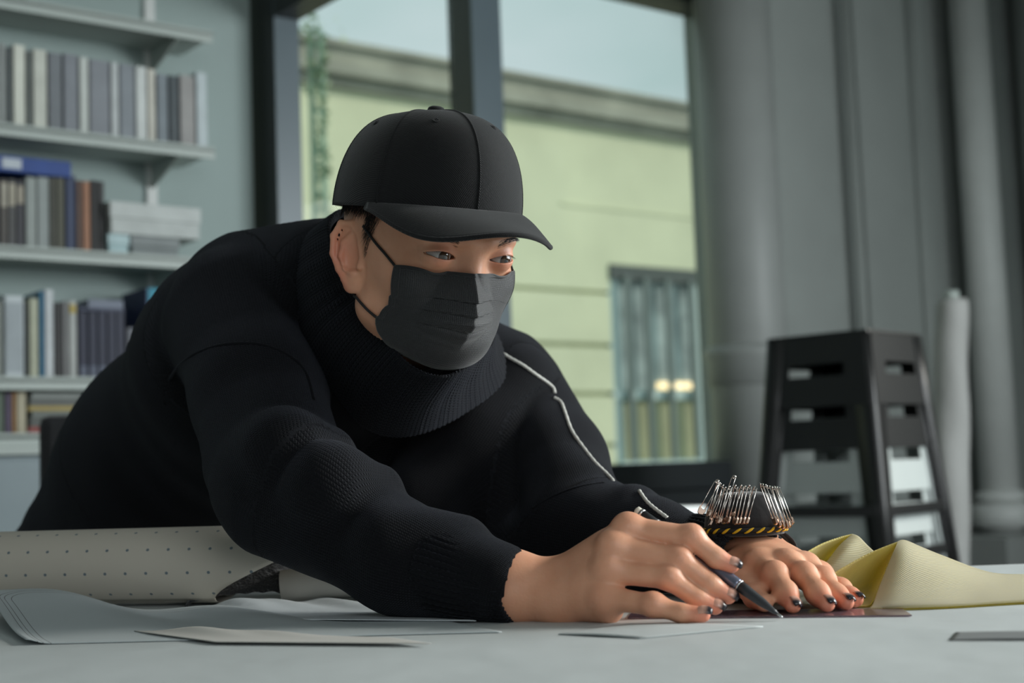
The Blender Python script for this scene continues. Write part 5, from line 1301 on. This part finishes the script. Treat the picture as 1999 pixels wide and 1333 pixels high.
# ================================================================== WRIST PINCUSHION (held on the left wrist)
M_vel = mat('black_velvet', (.010, .010, .012), .9, sheen=.35, bump=.4, bscale=300, bdist=.0008)
pc0 = P(1454, 1034, 1.292)
cu = empty('wrist_pincushion', pc0)
def pcm(nm, prof, mt, par=None):
    # profile swept over an ellipse (wide across the view)
    V = []; Fc = []; n = 56
    for (r, z) in prof:
        for k in range(n):
            a = 2*math.pi*k/n; V.append(pc0+Vector((math.cos(a)*r*1.0, math.sin(a)*r*.80, z)))
    for i in range(len(prof)-1):
        for k in range(n): Fc.append((i*n+k, i*n+(k+1) % n, (i+1)*n+(k+1) % n, (i+1)*n+k))
    Fc.append(tuple(range(n))[::-1]); Fc.append(tuple((len(prof)-1)*n+k for k in range(n)))
    o = pyd(nm, V, Fc, mt, None, True)
    if par: under(o, par); 
    else: parent_keep(o, cu)
    return o
cush = pcm('cushion', [(.033, .001), (.0365, .004), (.0355, .012), (.031, .022), (.0275, .029), (.024, .032), (.015, .034), (.002, .0345)], M_vel)
pcm('base_disc', [(.030, -.005), (.0355, -.004), (.036, .0005), (.033, .002)], M_vel)
M_yel = mat('yellow_cord', (.72, .42, .01), .7); M_blk = mat('black_cord', (.010, .010, .010), .8)
ntw = 22
for k in range(ntw):                   # twisted trim: alternating yellow and black strands
    a0 = 2*math.pi*k/ntw; pts = []
    for i in range(9):
        t = i/8; a = a0+t*.24; ph_ = -1.3+2.6*t
        pts.append(pc0+Vector((math.cos(a)*(.0364+.0018*math.cos(ph_)), math.sin(a)*(.0364*.80+.0018*math.cos(ph_)), .0004+.0020*math.sin(ph_))))
    o = tube('trim_strand', pts, [.0006, .0010, .0012, .0013, .0013, .0013, .0012, .0010, .0006], M_yel, None, 6); parent_keep(o, cu)
o = tube('trim_cord', [pc0+Vector((math.cos(a)*.0368, math.sin(a)*.0368*.8, .0008)) for a in [2*math.pi*i/48 for i in range(48)]], .0021, M_blk, None, 8, True); parent_keep(o, cu)
st = []
wc_ = lw1.lerp(lw2, .45); 
for i in range(28):
    a = 2*math.pi*i/28; st.append((a,))
axw = (LF[1][0]-wc_).normalized(); xw = Vector((1, 0, 0)); xw = (xw-axw*xw.dot(axw)).normalized(); zw = xw.cross(axw)
if zw.z < 0: zw = -zw
V = []; Fc = []
for j in range(28):
    a = 2*math.pi*j/28
    for k, (da, rr) in enumerate(((-.013, .000), (.013, .000), (.013, .0018), (-.013, .0018))):
        V.append(wc_+axw*(da-.004)+(xw*math.cos(a)*(.0395+rr)+zw*math.sin(a)*(.0225+rr))+Vector((0, 0, .003)))
for j in range(28):
    for k in range(4): Fc.append((j*4+k, j*4+(k+1) % 4, ((j+1) % 28)*4+(k+1) % 4, ((j+1) % 28)*4+k))
for i_, v_ in enumerate(V): v_.z = max(v_.z, .763)
o = pyd('wrist_band', V, Fc, M_vel, None, True); parent_keep(o, cu)
tag(cu, 'black wrist pincushion with yellow twisted trim strapped on the left wrist', 'pincushion')
# safety pins
M_pin = mat('silver_wire', (.75, .70, .66), .2, 1); M_cop = mat('copper_tinted_cap', (.75, .55, .45), .25, 1)
def mkpin():
    o = empty('safety_pin'); L = .034
    sp = [(0.0024, 0, 0), (.0022, 0, -L*.5), (.0021, 0, -L*.93)]
    coil = [(.0016*math.cos(t), .0004*t-.0012, .0016*math.sin(t)+.0) for t in [i*.5 for i in range(0, 14)]]
    a_ = tube('fixed_wire', [(-.0023, 0, -.0285)]+[(-.0023, 0, -.015), (-.0020, 0, 0)]+[(c[0]*.9, c[1], c[2]+.001) for c in coil], .00042, M_pin, o, 6)
    b_ = tube('pin_wire', [(.0018, .0008, .001), (.0023, .0004, -.012), (.0020, 0, -.0300)], [.00042, .00042, .0004], M_pin, o, 6)
    V = []; Fc = []; n = 14                # folded cap
    outl = [(-.0032, -.026), (-.0034, -.030), (-.0026, -.0335), (0, -.0345), (.0026, -.0335), (.0034, -.030), (.0030, -.0275), (.0008, -.0290), (-.0012, -.0285)]
    bm = bmesh.new(); f = [bm.verts.new((x, -.0011, z)) for x, z in outl]; g = [bm.verts.new((x, .0011, z)) for x, z in outl]
    bm.faces.new(f); bm.faces.new(g[::-1])
    for i in range(len(outl)): bm.faces.new((f[i], f[(i+1) % len(outl)], g[(i+1) % len(outl)], g[i]))
    bmesh.ops.recalc_face_normals(bm, faces=bm.faces); bmesh.ops.bevel(bm, geom=bm.edges[:], offset=.0003, segments=1, affect='EDGES')
    cpp = bm_obj('cap', bm, M_cop, o)
    return o
pin0 = mkpin(); first = True
def C5(x, y): return (1340+x/7.84, 910+y/7.84)
pinl = [((465, 245), (205, 730), 1.268, 'l'), ((480, 262), (330, 770), 1.262, 'a'), ((520, 300), (400, 800), 1.275, 'a'), ((560, 330), (345, 905), 1.266, 'a'), ((600, 360), (470, 880), 1.262, 'a'), ((650, 350), (500, 865), 1.264, 'a'),
        ((660, 340), (560, 880), 1.268, 'a'), ((750, 330), (620, 870), 1.262, 'a'), ((800, 380), (690, 770), 1.272, 'a'), ((840, 330), (740, 890), 1.261, 'a'), ((900, 340), (790, 885), 1.262, 'a'), ((960, 330), (850, 885), 1.262, 'a'), ((1040, 350), (905, 880), 1.262, 'a'),
        ((1150, 300), (1375, 890), 1.262, 'b'), ((1190, 310), (1430, 930), 1.264, 'b'), ((1250, 330), (1490, 950), 1.268, 'b'), ((1330, 350), (1545, 950), 1.270, 'b'), ((1370, 345), (1590, 930), 1.274, 'b'), ((1400, 350), (1625, 890), 1.280, 'b'),
        ((725, 180), (640, 420), 1.285, 't')]
kc = {}
for (t_, b_, d, kd) in pinl:
    a = P(*C5(*t_), d+.006); b2_ = P(*C5(*b_), d-.004 if kd != 't' else d+.01)
    if kd == 't': b2_ = a+(b2_-a).normalized()*.034; 
    o = pin0 if first else copy_tree(pin0); first = False
    dz_ = (a-b2_).normalized(); tw = Vector((1, .25, 0)) if kd != 'l' else Vector((1, .9, 0)); 
    if kd in 'al': tw = Vector((random.uniform(.2, .8), -1, 0)) if kd == 'a' else Vector((1, 0, 0))
    if kd == 'b': tw = Vector((random.uniform(.3, .7), -.9, 0))
    x = (tw-dz_*tw.dot(dz_)).normalized(); y = dz_.cross(x); M_ = Matrix((x, y, dz_)).transposed().to_4x4(); M_.translation = a
    o.matrix_basis = M_ @ Matrix.Diagonal((1, 1, (a-b2_).length/.034, 1))
    lab = {'l': 'outermost safety pin sticking out on the sleeve side of the pincushion', 'a': 'slanting silver safety pin from the sleeve side on the pincushion', 'b': 'rose-tinted safety pin counting towards the yellow cloth on the pincushion', 't': 'safety pin standing up highest above the others on the pincushion'}[kd]
    kc[kd] = kc.get(kd, 0)+1; od = ['first', 'second', 'third', 'fourth', 'fifth', 'sixth', 'seventh', 'eighth', 'ninth', 'tenth', 'eleventh', 'twelfth'][kc[kd]-1]
    if kd in 'ab': lab = od+' '+lab
    tag(o, lab, 'safety pin', {'a': 'slanting pins on the sleeve side', 'b': 'pins bunched on the cloth side'}.get(kd))
